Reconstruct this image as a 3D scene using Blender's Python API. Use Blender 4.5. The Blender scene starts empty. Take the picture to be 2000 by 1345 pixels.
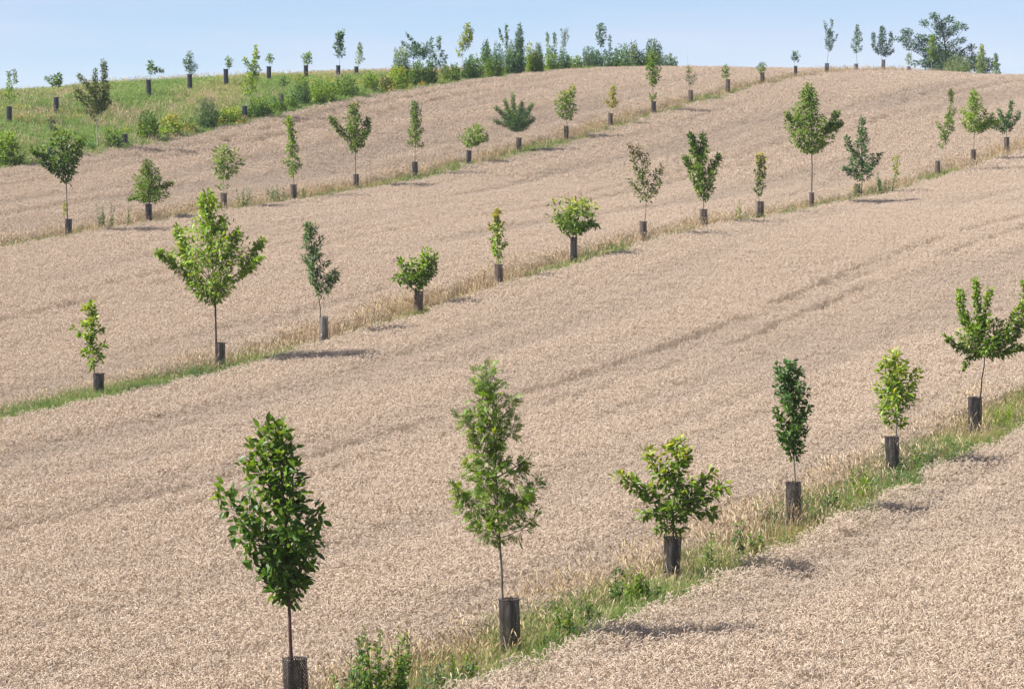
import bpy, math, random
import numpy as np
from mathutils import Vector, Matrix

rng = np.random.default_rng(7)
random.seed(7)
scene = bpy.context.scene
COL = scene.collection

# ------------------------------------------------------------------ camera
F = 5600.0            # focal length in pixels of the 2000 px wide photograph
CU, CV, VH = 1000.0, 672.5, 200.0
PIT = math.atan((CV - VH) / F)
cp, sp = math.cos(PIT), math.sin(PIT)
D1 = 40.0             # metres to the nearest tree
cam = bpy.data.cameras.new('camera')
cam.sensor_width = 36.0
cam.lens = 36.0 * F / 2000.0
cam.clip_start = 0.5
cam.clip_end = 5000
camo = bpy.data.objects.new('camera', cam)
COL.objects.link(camo)
camo.location = (0, 0, 0)
camo.rotation_euler = (math.pi / 2 - PIT, 0, 0)
scene.camera = camo

# ------------------------------------------------------------------ world, sun, exposure
VEIL = (.57, .65, .92)
SUN_EL = math.radians(45)
SUN_FROM = Vector((-1.0, -0.12, 0)).normalized()      # the side the sun stands on
w = bpy.data.worlds.new('World')
scene.world = w
w.use_nodes = True
wn = w.node_tree.nodes; wl = w.node_tree.links
bg = wn['Background']
sky = wn.new('ShaderNodeTexSky')
sky.sky_type = 'NISHITA'
sky.sun_disc = False
sky.sun_elevation = SUN_EL
sky.sun_rotation = math.atan2(SUN_FROM.x, SUN_FROM.y)
sky.air_density = 0.5
sky.dust_density = 0.0
sky.ozone_density = 2.0
# a thin veil of high haze lies evenly over the whole blue sky, with faint streaks of cirrus in it
tc = wn.new('ShaderNodeTexCoord')
mp = wn.new('ShaderNodeMapping'); mp.inputs['Scale'].default_value = (4, 4, 30)
mp.inputs['Rotation'].default_value = (0.0, 0.06, 0)
nz = wn.new('ShaderNodeTexNoise'); nz.inputs['Scale'].default_value = 1.3; nz.inputs['Detail'].default_value = 3
rp = wn.new('ShaderNodeValToRGB')
rp.color_ramp.elements[0].position = 0.36; rp.color_ramp.elements[0].color = (VEIL[0] * .80, VEIL[1] * .95, VEIL[2] * .99, 1)
rp.color_ramp.elements[1].position = 0.64; rp.color_ramp.elements[1].color = (VEIL[0] * 1.20, VEIL[1] * 1.05, VEIL[2] * 1.01, 1)
mx = wn.new('ShaderNodeMix'); mx.data_type = 'RGBA'; mx.inputs[0].default_value = 0.6
sc_ = wn.new('ShaderNodeVectorMath'); sc_.operation = 'SCALE'; sc_.inputs['Scale'].default_value = 5.0
wl.new(tc.outputs['Generated'], mp.inputs['Vector']); wl.new(mp.outputs[0], nz.inputs['Vector'])
wl.new(nz.outputs[0], rp.inputs[0]); wl.new(rp.outputs[0], sc_.inputs[0]); wl.new(sky.outputs[0], mx.inputs[6]); wl.new(sc_.outputs[0], mx.inputs[7])
wl.new(mx.outputs[2], bg.inputs['Color'])
bg.inputs['Strength'].default_value = 0.071

sun = bpy.data.lights.new('sun', 'SUN')
sun.energy = 4.8
sun.angle = math.radians(0.53)
sun.color = (1.0, 0.965, 0.91)
suno = bpy.data.objects.new('sun', sun)
COL.objects.link(suno)
suno.location = (-60, 40, 70)
ldir = Vector((-SUN_FROM.x * math.cos(SUN_EL), -SUN_FROM.y * math.cos(SUN_EL), -math.sin(SUN_EL)))
suno.rotation_euler = ldir.to_track_quat('-Z', 'Y').to_euler()

scene.view_settings.view_transform = 'Standard'
scene.view_settings.look = 'None'
scene.view_settings.gamma = 1.0
scene.view_settings.exposure = 1.22
scene.view_settings.use_curve_mapping = False
scene.render.engine = 'CYCLES'
scene.cycles.use_denoising = True
scene.cycles.max_bounces = 6
scene.cycles.diffuse_bounces = 3
scene.cycles.transmission_bounces = 3
scene.cycles.transparent_max_bounces = 6
scene.cycles.caustics_reflective = False
scene.cycles.caustics_refractive = False

# ------------------------------------------------------------------ terrain: a thin plate spline through surveyed spots
def ray(u, v):
    x = (u - CU) / F; y = -(v - CV) / F
    return np.stack([x + 0 * y, cp + y * sp, -sp + y * cp], -1)
CTRL = [(575,1448,1.0),(985,1309,1.17),(1313,1172,1.328),(1555,1051,1.488),(1748,952,1.646),(1910,866,1.807),
(189,806,2.15),(427,741,2.313),(630,685,2.473),(817,632,2.64),(975,576,2.80),(1120,519,2.97),(1258,485,3.147),(1375,458,3.315),
(1485,440,3.49),(1585,421,3.667),(1677,402,3.846),(1832,353,4.19),(1900,330,4.36),(1965,305,4.54),
(133,477,3.355),(291,446,3.517),(437,423,3.681),(573,404,3.849),(695,382,4.013),(811,356,4.18),(915,333,4.346),(1014,306,4.514),
(1106,282,4.683),(1191,256,4.851),(1276,231,5.032),(1348,208,5.195),(1419,186,5.367),(1487,172,5.544),(1553,158,5.724),
(1612,152,5.895),(1671,152,6.08),(1722,152,6.25),(1773,156,6.43),
(20,246,4.45),(112,227,4.57),(294,191,4.82),(373,179,4.94),(443,168,5.05),(527,162,5.19),(598,160,5.32),(662,159,5.43),(700,160,5.5),
(0,346,3.95),(400,264,4.5),(850,160,5.4),(1000,147,5.8),(1300,147,6.2),(1900,160,6.8),(2000,164,7.0),(2000,300,4.64)]
for u_, v_, d_ in [(0,200,5.2),(112,187,5.3),(300,171,5.4),(598,163,5.8),(1000,152,6.6),(1300,153,7.0),(1670,160,7.0),(2000,172,8.0)]:
    CTRL += [(u_, v_, d_), (u_, v_ + 25, d_ * 1.35), (u_, v_ + 60, d_ * 2)]
C_ = np.array(CTRL, float)
P_ = ray(C_[:, 0], C_[:, 1]) * (C_[:, 2:3] * D1)
P_ = np.vstack([P_, np.array([(0,-10,-1.75),(0,0,-1.75),(0,14,-5.4),(0,28,-8.6),(-12,30,-8.9),(14,30,-8.9),(-60,0,-2.),(60,0,-2.)], float)])
S_ = 50.0
def K_(r): return np.where(r > 0, r * r * np.log(r + 1e-9), 0)
def _fit(P, lam):
    n = len(P); X = P[:, :2] / S_
    A = K_(np.linalg.norm(X[:, None] - X[None], axis=-1)) + lam * np.eye(n)
    Q = np.c_[np.ones(n), X]
    return np.linalg.solve(np.block([[A, Q], [Q.T, np.zeros((3, 3))]]), np.r_[P[:, 2], 0, 0, 0])
SOL = _fit(P_, 0.10)
def H(x, y):
    x = np.asarray(x, float); sh = x.shape
    xx = np.clip(x.ravel(), -120, 130); yy = np.clip(np.asarray(y, float).ravel(), -20, 450)
    q = np.c_[xx, yy] / S_
    r = np.empty(len(q))
    for i in range(0, len(q), 8000):
        qq = q[i:i + 8000]
        r[i:i + 8000] = K_(np.linalg.norm(qq[:, None] - P_[None, :, :2] / S_, axis=-1)) @ SOL[:-3] + SOL[-3] + qq @ SOL[-2:]
    return r.reshape(sh)
def project(x, y, z):
    f = y * cp - z * sp; up = y * sp + z * cp
    return CU + F * x / f, CV - F * up / f, f

# rows of trees run along direction (.416,.909); "perp" is the distance across the rows in metres
GA = 0.06005
def perp(x, y): return (y / D1 - 0.0546 * x) / GA
def along(x, y): return 0.416 * x + 0.909 * y
ROWS = [1.166 / GA, 2.83 / GA, 4.49 / GA]
EDGE = 5.5 / GA
def dep(u, a): return a / (1 - 0.00039 * (u - 1000))     # depth (in D1) of row a at picture column u

def vnoise(x, y, seed=0):
    xi = np.floor(x).astype(np.int64); yi = np.floor(y).astype(np.int64)
    fx = x - xi; fy = y - yi
    fx = fx * fx * (3 - 2 * fx); fy = fy * fy * (3 - 2 * fy)
    def h(a, b):
        n = (a * 374761393 + b * 668265263 + seed * 982451653) & 0x7fffffff
        n = ((n ^ (n >> 13)) * 1274126177) & 0x7fffffff
        return ((n ^ (n >> 16)) & 0xffff) / 65535.0
    return (h(xi, yi) * (1 - fx) + h(xi + 1, yi) * fx) * (1 - fy) + (h(xi, yi + 1) * (1 - fx) + h(xi + 1, yi + 1) * fx) * fy

# ------------------------------------------------------------------ materials
def newmat(name):
    m = bpy.data.materials.new(name); m.use_nodes = True
    return m, m.node_tree.nodes, m.node_tree.links, m.node_tree.nodes['Principled BSDF']

def island_mat(name, stops, rough=0.7, tint=None, transl=0.0, spec=0.3, objrand=False, hue=0.485, tval=1.5):
    """colour picked per separate blade/leaf/ear from a ramp; tint = colour mixed in by the scatter's own 'tint' value"""
    m, n, l, b = newmat(name)
    r = n.new('ShaderNodeValToRGB')
    e = r.color_ramp.elements
    while len(e) < len(stops): e.new(0.5)
    for i, (p, c) in enumerate(stops):
        e[i].position = p; e[i].color = (*c, 1)
    if objrand:
        oi = n.new('ShaderNodeObjectInfo'); l.new(oi.outputs['Random'], r.inputs[0])
    else:
        g = n.new('ShaderNodeNewGeometry'); l.new(g.outputs['Random Per Island'], r.inputs[0])
    out = r.outputs[0]
    if tint:
        at = n.new('ShaderNodeAttribute'); at.attribute_type = 'INSTANCER'; at.attribute_name = 'tint'
        mm = n.new('ShaderNodeMix'); mm.data_type = 'RGBA'
        mm.inputs[7].default_value = (*tint, 1)
        l.new(at.outputs['Fac'], mm.inputs[0]); l.new(out, mm.inputs[6]); out = mm.outputs[2]
    l.new(out, b.inputs['Base Color'])
    b.inputs['Roughness'].default_value = rough
    b.inputs['Specular IOR Level'].default_value = spec
    if transl > 0:
        t = n.new('ShaderNodeBsdfTranslucent'); ms = n.new('ShaderNodeMixShader')
        hs = n.new('ShaderNodeHueSaturation'); hs.inputs['Value'].default_value = tval; hs.inputs['Hue'].default_value = hue
        l.new(out, hs.inputs['Color']); l.new(hs.outputs[0], t.inputs['Color'])
        ms.inputs[0].default_value = transl
        l.new(b.outputs[0], ms.inputs[1]); l.new(t.outputs[0], ms.inputs[2])
        l.new(ms.outputs[0], n['Material Output'].inputs['Surface'])
    return m

def noise_mat(name, c1, c2, scale=20, rough=0.8, bump=0.0, stretch=(1, 1, 1), spec=0.3):
    m, n, l, b = newmat(name)
    t = n.new('ShaderNodeTexCoord'); mpn = n.new('ShaderNodeMapping'); mpn.inputs['Scale'].default_value = stretch
    x = n.new('ShaderNodeTexNoise'); x.inputs['Scale'].default_value = scale; x.inputs['Detail'].default_value = 5
    r = n.new('ShaderNodeValToRGB')
    r.color_ramp.elements[0].position = 0.35; r.color_ramp.elements[0].color = (*c1, 1)
    r.color_ramp.elements[1].position = 0.65; r.color_ramp.elements[1].color = (*c2, 1)
    l.new(t.outputs['Object'], mpn.inputs[0]); l.new(mpn.outputs[0], x.inputs['Vector'])
    l.new(x.outputs[0], r.inputs[0]); l.new(r.outputs[0], b.inputs['Base Color'])
    b.inputs['Roughness'].default_value = rough; b.inputs['Specular IOR Level'].default_value = spec
    if bump:
        bp = n.new('ShaderNodeBump'); bp.inputs['Strength'].default_value = bump
        l.new(x.outputs[0], bp.inputs['Height']); l.new(bp.outputs[0], b.inputs['Normal'])
    return m

def mulc(c, k): return tuple(min(1, max(0, a * k)) for a in c)
PAL = {'dk': (.056,.128,.010), 'mid': (.115,.205,.012), 'br': (.17,.285,.014), 'yg': (.235,.30,.020), 'bg': (.066,.148,.036),
       'ol': (.105,.145,.026), 'fd': (.050,.118,.046), 'pale': (.18,.26,.07), 'gold': (.28,.27,.025), 'gy': (.12,.165,.075), 'brn': (.16,.13,.05)}
_lm = {}
def leafmat(pal, objrand=False):
    k = (pal, objrand)
    if k not in _lm:
        c = PAL[pal]
        warm = (c[0] * 1.9, c[1] * 1.35, c[2] * 1.1)
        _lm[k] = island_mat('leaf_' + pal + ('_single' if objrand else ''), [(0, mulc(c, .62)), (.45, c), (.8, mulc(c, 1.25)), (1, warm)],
                            rough=0.45, transl=0.40, spec=0.38, objrand=objrand)
    return _lm[k]
BARK = {'red': noise_mat('bark_reddish', (.045,.022,.02), (.10,.055,.05), 30, .6, .3, (1, 1, .15)),
        'grey': noise_mat('bark_grey', (.09,.075,.06), (.20,.18,.15), 30, .8, .3, (1, 1, .2)),
        'dark': noise_mat('bark_dark', (.025,.02,.016), (.07,.055,.04), 30, .8, .3, (1, 1, .2)),
        'pale': noise_mat('bark_pale', (.26,.24,.21), (.42,.39,.35), 25, .7, .2, (1, 1, .3))}

# ------------------------------------------------------------------ mesh helpers
class MB:
    def __init__(self): self.v = []; self.f = []; self.m = []; self.n = 0
    def add(self, v, f, m=0):
        self.v.append(np.asarray(v, float).reshape(-1, 3))
        for q in f: self.f.append(tuple(i + self.n for i in q)); self.m.append(m)
        self.n += len(v)
    def mesh(self, name, mats, smooth=False):
        me = bpy.data.meshes.new(name)
        me.from_pydata(np.vstack(self.v).tolist() if self.v else [], [], self.f)
        for m in mats: me.materials.append(m)
        me.polygons.foreach_set('material_index', self.m)
        if smooth: me.polygons.foreach_set('use_smooth', [True] * len(self.f))
        me.update()
        return me
def frame(d):
    d = d / (np.linalg.norm(d) + 1e-12)
    a = np.array([0, 0, 1.0]) if abs(d[2]) < .9 else np.array([1.0, 0, 0])
    x = np.cross(a, d); x /= np.linalg.norm(x)
    return x, np.cross(d, x), d
def tube(mb, pts, rad, sides=6, m=0, cap=True):
    pts = np.asarray(pts, float); vs = []; k = len(pts)
    for i in range(k):
        d = pts[min(i + 1, k - 1)] - pts[max(i - 1, 0)]
        x, y, _ = frame(d)
        for j in range(sides):
            a = 2 * math.pi * j / sides
            vs.append(pts[i] + rad[i] * (math.cos(a) * x + math.sin(a) * y))
    fs = []
    for i in range(k - 1):
        for j in range(sides):
            a = i * sides + j; b = i * sides + (j + 1) % sides
            fs.append((a, b, b + sides, a + sides))
    if cap: fs.append(tuple((k - 1) * sides + j for j in range(sides)))
    mb.add(vs, fs, m)
def ribbon(mb, pts, wid, side, m=0):
    pts = np.asarray(pts, float); vs = []
    for p, wd in zip(pts, wid): vs += [p - side * wd / 2, p + side * wd / 2]
    mb.add(vs, [(2 * i, 2 * i + 1, 2 * i + 3, 2 * i + 2) for i in range(len(pts) - 1)], m)

def obj(name, me, parent=None, **props):
    o = bpy.data.objects.new(name, me)
    COL.objects.link(o)
    if parent is not None: o.parent = parent
    for k, v in props.items(): o[k] = v
    return o
def thing(name, loc, label, cat, group=None, rot=(0, 0, 0)):
    o = bpy.data.objects.new(name, None)
    o.empty_display_size = 0.3
    COL.objects.link(o)
    o.location = loc; o.rotation_euler = rot
    o['label'] = label; o['category'] = cat
    if group: o['group'] = group
    return o

def scatter(name, pts, rot, scl, idx, tint, col, label, cat):
    me = bpy.data.meshes.new(name)
    n = len(pts)
    me.vertices.add(n)
    me.vertices.foreach_set('co', np.asarray(pts, np.float32).ravel())
    for an, ty, dat, key in (('rot', 'FLOAT_VECTOR', rot, 'vector'), ('scl', 'FLOAT_VECTOR', scl, 'vector'), ('idx', 'INT', idx, 'value'), ('tint', 'FLOAT', tint, 'value')):
        a = me.attributes.new(an, ty, 'POINT')
        a.data.foreach_set(key, np.asarray(dat, np.int32 if ty == 'INT' else np.float32).ravel())
    o = obj(name, me, kind='stuff', label=label, category=cat)
    g = bpy.data.node_groups.new(name, 'GeometryNodeTree')
    g.interface.new_socket('Geometry', in_out='INPUT', socket_type='NodeSocketGeometry')
    g.interface.new_socket('Geometry', in_out='OUTPUT', socket_type='NodeSocketGeometry')
    N = g.nodes; L = g.links
    gi = N.new('NodeGroupInput'); go = N.new('NodeGroupOutput')
    ci = N.new('GeometryNodeCollectionInfo'); ci.inputs['Collection'].default_value = col
    ci.inputs['Separate Children'].default_value = True; ci.inputs['Reset Children'].default_value = True
    ip = N.new('GeometryNodeInstanceOnPoints'); ip.inputs['Pick Instance'].default_value = True
    def na(nm, ty):
        q = N.new('GeometryNodeInputNamedAttribute'); q.data_type = ty; q.inputs['Name'].default_value = nm
        return [s for s in q.outputs if s.enabled and s.name == 'Attribute'][0]
    L.new(gi.outputs[0], ip.inputs['Points']); L.new(ci.outputs[0], ip.inputs['Instance'])
    L.new(na('idx', 'INT'), ip.inputs['Instance Index'])
    L.new(na('rot', 'FLOAT_VECTOR'), ip.inputs['Rotation']); L.new(na('scl', 'FLOAT_VECTOR'), ip.inputs['Scale'])
    L.new(ip.outputs[0], go.inputs[0])
    md = o.modifiers.new('scatter', 'NODES'); md.node_group = g
    return o
def library(name, meshes):
    c = bpy.data.collections.new(name)                    # never linked to the scene: only a source of tufts
    for i, me in enumerate(meshes):
        c.objects.link(bpy.data.objects.new('%s_%02d' % (name, i), me))
    return c

# ------------------------------------------------------------------ ground
def build_ground():
    xs = np.r_[-900, -500, -300, -200, -150, np.arange(-120, 131, 2.5), 160, 220, 320, 520, 900]
    ys = np.r_[-120, -60, -30, np.arange(-20, 20, 4), np.arange(20, 330, 2.0), np.arange(330, 460, 12), 520, 700, 1000, 1600]
    X, Y = np.meshgrid(xs, ys)
    Z = H(X, Y)
    v = np.stack([X, Y, Z], -1).reshape(-1, 3)
    nx = len(xs)
    f = [(j * nx + i, j * nx + i + 1, (j + 1) * nx + i + 1, (j + 1) * nx + i) for j in range(len(ys) - 1) for i in range(nx - 1)]
    me = bpy.data.meshes.new('ground'); me.from_pydata(v.tolist(), [], f)
    me.polygons.foreach_set('use_smooth', [True] * len(f))
    m, n, l, b = newmat('ground_soil')
    g = n.new('ShaderNodeNewGeometry'); sx = n.new('ShaderNodeSeparateXYZ'); l.new(g.outputs['Position'], sx.inputs[0])
    def mth(op, a, bb):
        q = n.new('ShaderNodeMath'); q.operation = op
        for i, s in enumerate((a, bb)):
            if isinstance(s, (int, float)): q.inputs[i].default_value = s
            else: l.new(s, q.inputs[i])
        return q.outputs[0]
    p = mth('SUBTRACT', mth('MULTIPLY', sx.outputs[1], 1 / D1 / GA), mth('MULTIPLY', sx.outputs[0], .0546 / GA))
    nz1 = n.new('ShaderNodeTexNoise'); nz1.inputs['Scale'].default_value = .9; nz1.inputs['Detail'].default_value = 4
    l.new(g.outputs['Position'], nz1.inputs['Vector'])
    p = mth('ADD', p, mth('MULTIPLY', mth('SUBTRACT', nz1.outputs[0], .5), 1.2))
    rp1 = n.new('ShaderNodeValToRGB'); rp1.color_ramp.interpolation = 'CONSTANT'
    soil = (.26, .19, .125, 1); gr = (.10, .11, .035, 1)
    e = rp1.color_ramp.elements
    st = [(0, soil)]
    for r in ROWS: st += [((r - 1.2) / 120, gr), ((r + 1.1) / 120, soil)]
    st.append((EDGE / 120, gr))
    while len(e) < len(st): e.new(.5)
    for i, (q, c) in enumerate(st): e[i].position = q; e[i].color = c
    l.new(mth('DIVIDE', p, 120.0), rp1.inputs[0])
    nz2 = n.new('ShaderNodeTexNoise'); nz2.inputs['Scale'].default_value = 6; nz2.inputs['Detail'].default_value = 6
    l.new(g.outputs['Position'], nz2.inputs['Vector'])
    mm = n.new('ShaderNodeMix'); mm.data_type = 'RGBA'; mm.blend_type = 'MULTIPLY'; mm.inputs[0].default_value = 1
    r2 = n.new('ShaderNodeValToRGB'); r2.color_ramp.elements[0].color = (.45, .45, .45, 1); r2.color_ramp.elements[1].color = (1.3, 1.3, 1.3, 1)
    l.new(nz2.outputs[0], r2.inputs[0]); l.new(rp1.outputs[0], mm.inputs[6]); l.new(r2.outputs[0], mm.inputs[7])
    l.new(mm.outputs[2], b.inputs['Base Color']); b.inputs['Roughness'].default_value = .95
    bp = n.new('ShaderNodeBump'); bp.inputs['Strength'].default_value = .6; bp.inputs['Distance'].default_value = .05
    l.new(nz2.outputs[0], bp.inputs['Height']); l.new(bp.outputs[0], b.inputs['Normal'])
    me.materials.append(m)
    obj('ground', me, kind='structure', label='rolling farmland hillside under the wheat, grass strips and meadow bank')
build_ground()

def grid_points(y0, y1, sp_, mu=330, vb=1460, ext=0.0):
    """jittered points over the ground the camera can see, with a margin on every side"""
    xm = (CU + mu) / F * y1 + 1
    xs = np.arange(-xm, xm, sp_); ys = np.arange(y0, y1, sp_)
    X, Y = np.meshgrid(xs, ys)
    X = X + rng.uniform(-.5, .5, X.shape) * sp_; Y = Y + rng.uniform(-.5, .5, Y.shape) * sp_
    X = X.ravel(); Y = Y.ravel()
    k = np.abs(X) < (CU + mu) / F * Y + .5
    X = X[k]; Y = Y[k]
    Z = H(X, Y)
    u, v, f = project(X, Y, Z)
    k = v < vb
    return X[k], Y[k], Z[k], u[k]
def slope_rot(X, Y, yaw):
    e = .6
    zx = (H(X + e, Y) - H(X - e, Y)) / (2 * e); zy = (H(X, Y + e) - H(X, Y - e)) / (2 * e)
    # small tilt so that the tuft's foot lies on the slope: rotate about world x by atan(zy), about y by -atan(zx), after the yaw
    rx = np.arctan(zy); ry = -np.arctan(zx)
    # euler XYZ applies X, then Y, then Z; express the tilt in the yawed frame
    c, s = np.cos(yaw), np.sin(yaw)
    return np.stack([rx * c + ry * s, -rx * s + ry * c, yaw], -1) * np.array([1, 1, 1.0])

# ------------------------------------------------------------------ wheat
WE = island_mat('wheat_ear', [(0, (.44,.325,.215)), (.2, (.56,.45,.34)), (.6, (.635,.53,.425)), (1, (.70,.60,.495))], .62, tint=(.49,.40,.315), spec=.2, transl=.36, hue=.5, tval=1.15)
WS = island_mat('wheat_straw', [(0, (.42,.325,.22)), (.5, (.55,.46,.36)), (1, (.64,.56,.47))], .6, tint=(.47,.39,.31), spec=.2, transl=.36, hue=.5, tval=1.15)
def wheat_tuft(size, n, fat, ear_seg, seed, lite=False):
    r = np.random.default_rng(seed); mb = MB()
    for i in range(n):
        x, y = r.uniform(-size / 2, size / 2, 2)
        h = r.normal(.55, .05)
        az = r.normal(0.2, 1.5) if r.random() < .75 else r.uniform(0, 6.28)
        dr = np.array([math.cos(az), math.sin(az), 0])
        lean = r.uniform(.02, .10)
        b0 = np.array([x, y, 0.0]); b1 = b0 + dr * lean * .35 + np.array([0, 0, h * .55]); b2 = b0 + dr * lean + np.array([0, 0, h])
        sa = r.uniform(0, 6.28); side = np.array([math.cos(sa), math.sin(sa), 0])
        if lite: ribbon(mb, [b0 + np.array([0, 0, h * .45]), b2], [.006 * fat, .005 * fat], side, 1)
        else: ribbon(mb, [b0 + np.array([0, 0, .12]), b1, b2], [.006 * fat, .0055 * fat, .0045 * fat], side, 1)
        L = r.uniform(.085, .12); bend = r.uniform(.6, 3.2); th0 = r.uniform(.1, .45)
        pts = [b2]; p = b2.copy()
        for k in range(ear_seg):
            th = th0 + bend * (k + .5) / ear_seg
            p = p + (dr * math.sin(th) + np.array([0, 0, math.cos(th)])) * L / ear_seg
            pts.append(p.copy())
        rad = {3: [.004, .0088, .0085, .003], 2: [.005, .0098, .004]}[ear_seg]
        tube(mb, pts, [q * fat for q in rad], 4 if not lite else 3, 0, cap=False)
        if not lite and r.random() < .35:                           # a dry leaf hanging off the stem
            s2 = r.uniform(0, 6.28); d2 = np.array([math.cos(s2), math.sin(s2), 0])
            z0 = b1 + np.array([0, 0, r.uniform(-.1, .12)])
            ribbon(mb, [z0, z0 + d2 * .05 + np.array([0, 0, .03]), z0 + d2 * .11 + np.array([0, 0, -.04])], [.010, .011, .003], np.cross(d2, [0, 0, 1]), 1)
    return mb.mesh('wheat_tuft', [WE, WS])
wheat_near = library('wheat_near', [wheat_tuft(.40, 50, .80, 3, 100 + i) for i in range(10)])
wheat_far = library('wheat_far', [wheat_tuft(.75, 130, 1.05, 2, 200 + i, True) for i in range(8)])

def tram(P, Sx, w_):
    """the tractor's pair of wheel tracks in the middle of each field"""
    hit = np.zeros(len(P), bool)
    mids = [(ROWS[0] + ROWS[1]) / 2, (ROWS[1] + ROWS[2]) / 2, ROWS[2] + 13.8, ROWS[0] - 13.8]
    for i, c in enumerate(mids):
        for sgn in (-1, 1):
            d = np.abs(P - (c + sgn * .95 + .25 * np.sin(Sx / 17 + i)))
            brk = vnoise(Sx / 5.0, P * 0 + i * 7 + sgn, 5)
            hit |= (d < w_) & (brk > .24)
    return hit
def wheat(name, y0, y1, sp_, lib, nlib, wt, lab):
    X, Y, Z, u = grid_points(y0, y1, sp_)
    P = perp(X, Y); A = along(X, Y)
    wob = (vnoise(A / .8, P * 0, 3) - .5) * .5 + (vnoise(A / 4, P * 0 + 3, 4) - .5) * .5
    ok = np.ones(len(X), bool)
    for r in ROWS: ok &= ~((P > r - 1.2 + wob) & (P < r + .95 + wob))
    ok &= P < EDGE - .2 + wob * .6
    ok &= ~tram(P, A, wt)
    ok &= Y < 300
    X, Y, Z, P, A = X[ok], Y[ok], Z[ok], P[ok], A[ok]
    n = len(X)
    st = vnoise(P / 2.6 + 11, A / 30, 21) * .55 + vnoise(P / .9, A / 12, 22) * .45       # streaks along the drill rows
    st = np.clip((st - .52) * 3.4 + .22, 0, 1)
    hgt = 1.0 - .24 * st + rng.normal(0, .03, n) + (vnoise(X / 6, Y / 9, 9) - .5) * .10
    yaw = rng.normal(0, .55, n)
    rot = slope_rot(X, Y, yaw)
    rot[:, 1] += st * .0 + rng.normal(0, .04, n)
    scl = np.stack([np.ones(n), np.ones(n), hgt], -1) * rng.uniform(.93, 1.08, (n, 1))
    scatter(name, np.stack([X, Y, Z], -1), rot, scl, rng.integers(0, nlib, n), np.clip(st * .7 + rng.normal(0, .05, n), 0, 1), lib, lab, 'wheat')
    return n
nw = wheat('wheat', 32, 165, .30, wheat_near, 10, .31, 'ripe beige wheat with nodding ears filling the near fields')
nw2 = wheat('distant_wheat', 165, 262, .52, wheat_far, 8, .38, 'ripe beige wheat covering the far slope up to the crest')

# ------------------------------------------------------------------ grass strips and meadow
GG = island_mat('grass_green', [(0, (.075,.15,.022)), (.45, (.125,.215,.03)), (.78, (.20,.26,.05)), (1, (.40,.34,.17))], .55, tint=(.28,.26,.08), transl=.25)
GD = island_mat('grass_dry', [(0, (.34,.23,.125)), (.5, (.48,.36,.23)), (1, (.60,.49,.35))], .65, tint=(.46,.345,.18), transl=.2)
GM = island_mat('meadow_grass', [(0, (.12,.205,.035)), (.5, (.185,.29,.055)), (1, (.28,.33,.10))], .6, tint=(.34,.33,.12), transl=.2)
FY = island_mat('flower_yellow', [(0, (.42,.30,.04)), (1, (.55,.42,.06))], .6, transl=.2)
def blade_tuft(size, n, h, wid, mat, seed, droop=.35, seedhead=0.0, mat2=None):
    r = np.random.default_rng(seed); mb = MB()
    for i in range(n):
        x, y = r.normal(0, size / 2.6, 2)
        hh = h * r.uniform(.55, 1.1); az = r.uniform(0, 6.28); dr = np.array([math.cos(az), math.sin(az), 0])
        dr_ = dr * hh * r.uniform(.1, droop * 2)
        sa = az + math.pi / 2 + r.normal(0, .4); side = np.array([math.cos(sa), math.sin(sa), 0])
        b = np.array([x, y, 0])
        mi = 1 if (mat2 and r.random() < .35) else 0
        pts = [b, b + dr_ * .12 + [0, 0, hh * .4], b + dr_ * .45 + [0, 0, hh * .78], b + dr_ + [0, 0, hh * (1 - droop * .25)]]
        ribbon(mb, pts, [wid, wid, wid * .75, wid * .1], side, mi)
        if r.random() < seedhead:
            t = pts[-1]; d = pts[-1] - pts[-2]; d = d / np.linalg.norm(d)
            tube(mb, [t - d * .04, t + d * .03, t + d * .10 + [0, 0, -.01]], [.003, .010, .002], 3, mi, cap=False)
    return mb.mesh('grass_tuft', [mat, mat2 or mat])
lib_green = library('green_tufts', [blade_tuft(.28, 40, .42, .008, GG, 300 + i, .45, 0, GD if i % 3 == 0 else None) for i in range(6)])
lib_dry = library('dry_tufts', [blade_tuft(.30, 15, .74, .0055, GD, 320 + i, .22, .55) for i in range(6)])
lib_green_far = library('green_tufts_far', [blade_tuft(.42, 44, .36, .016, GG, 340 + i, .5) for i in range(5)])
lib_dry_far = library('dry_tufts_far', [blade_tuft(.42, 34, .70, .011, GD, 360 + i, .22, .5) for i in range(5)])
lib_meadow = library('meadow_tufts', [blade_tuft(.55, 60, .62, .020, GM, 380 + i, .45, .15) for i in range(6)])
def flower_tuft(seed):
    r = np.random.default_rng(seed); mb = MB()
    for i in range(9):
        x, y = r.normal(0, .16, 2); h = r.uniform(.35, .72)
        ribbon(mb, [[x, y, 0], [x + .02, y, h]], [.008, .006], np.array([1.0, 0, 0]), 0)
        for k in range(7):
            c = np.array([x, y, h]) + r.normal(0, .045, 3); s = r.uniform(.014, .028)
            a = r.normal(0, 1, 3); bx, by, _ = frame(a)
            mb.add([c - bx * s, c + by * s, c + bx * s, c - by * s], [(0, 1, 2, 3)], 1)
    return mb.mesh('flower_tuft', [GM, FY])
lib_flower = library('flower_tufts', [flower_tuft(400 + i) for i in range(4)])

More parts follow.
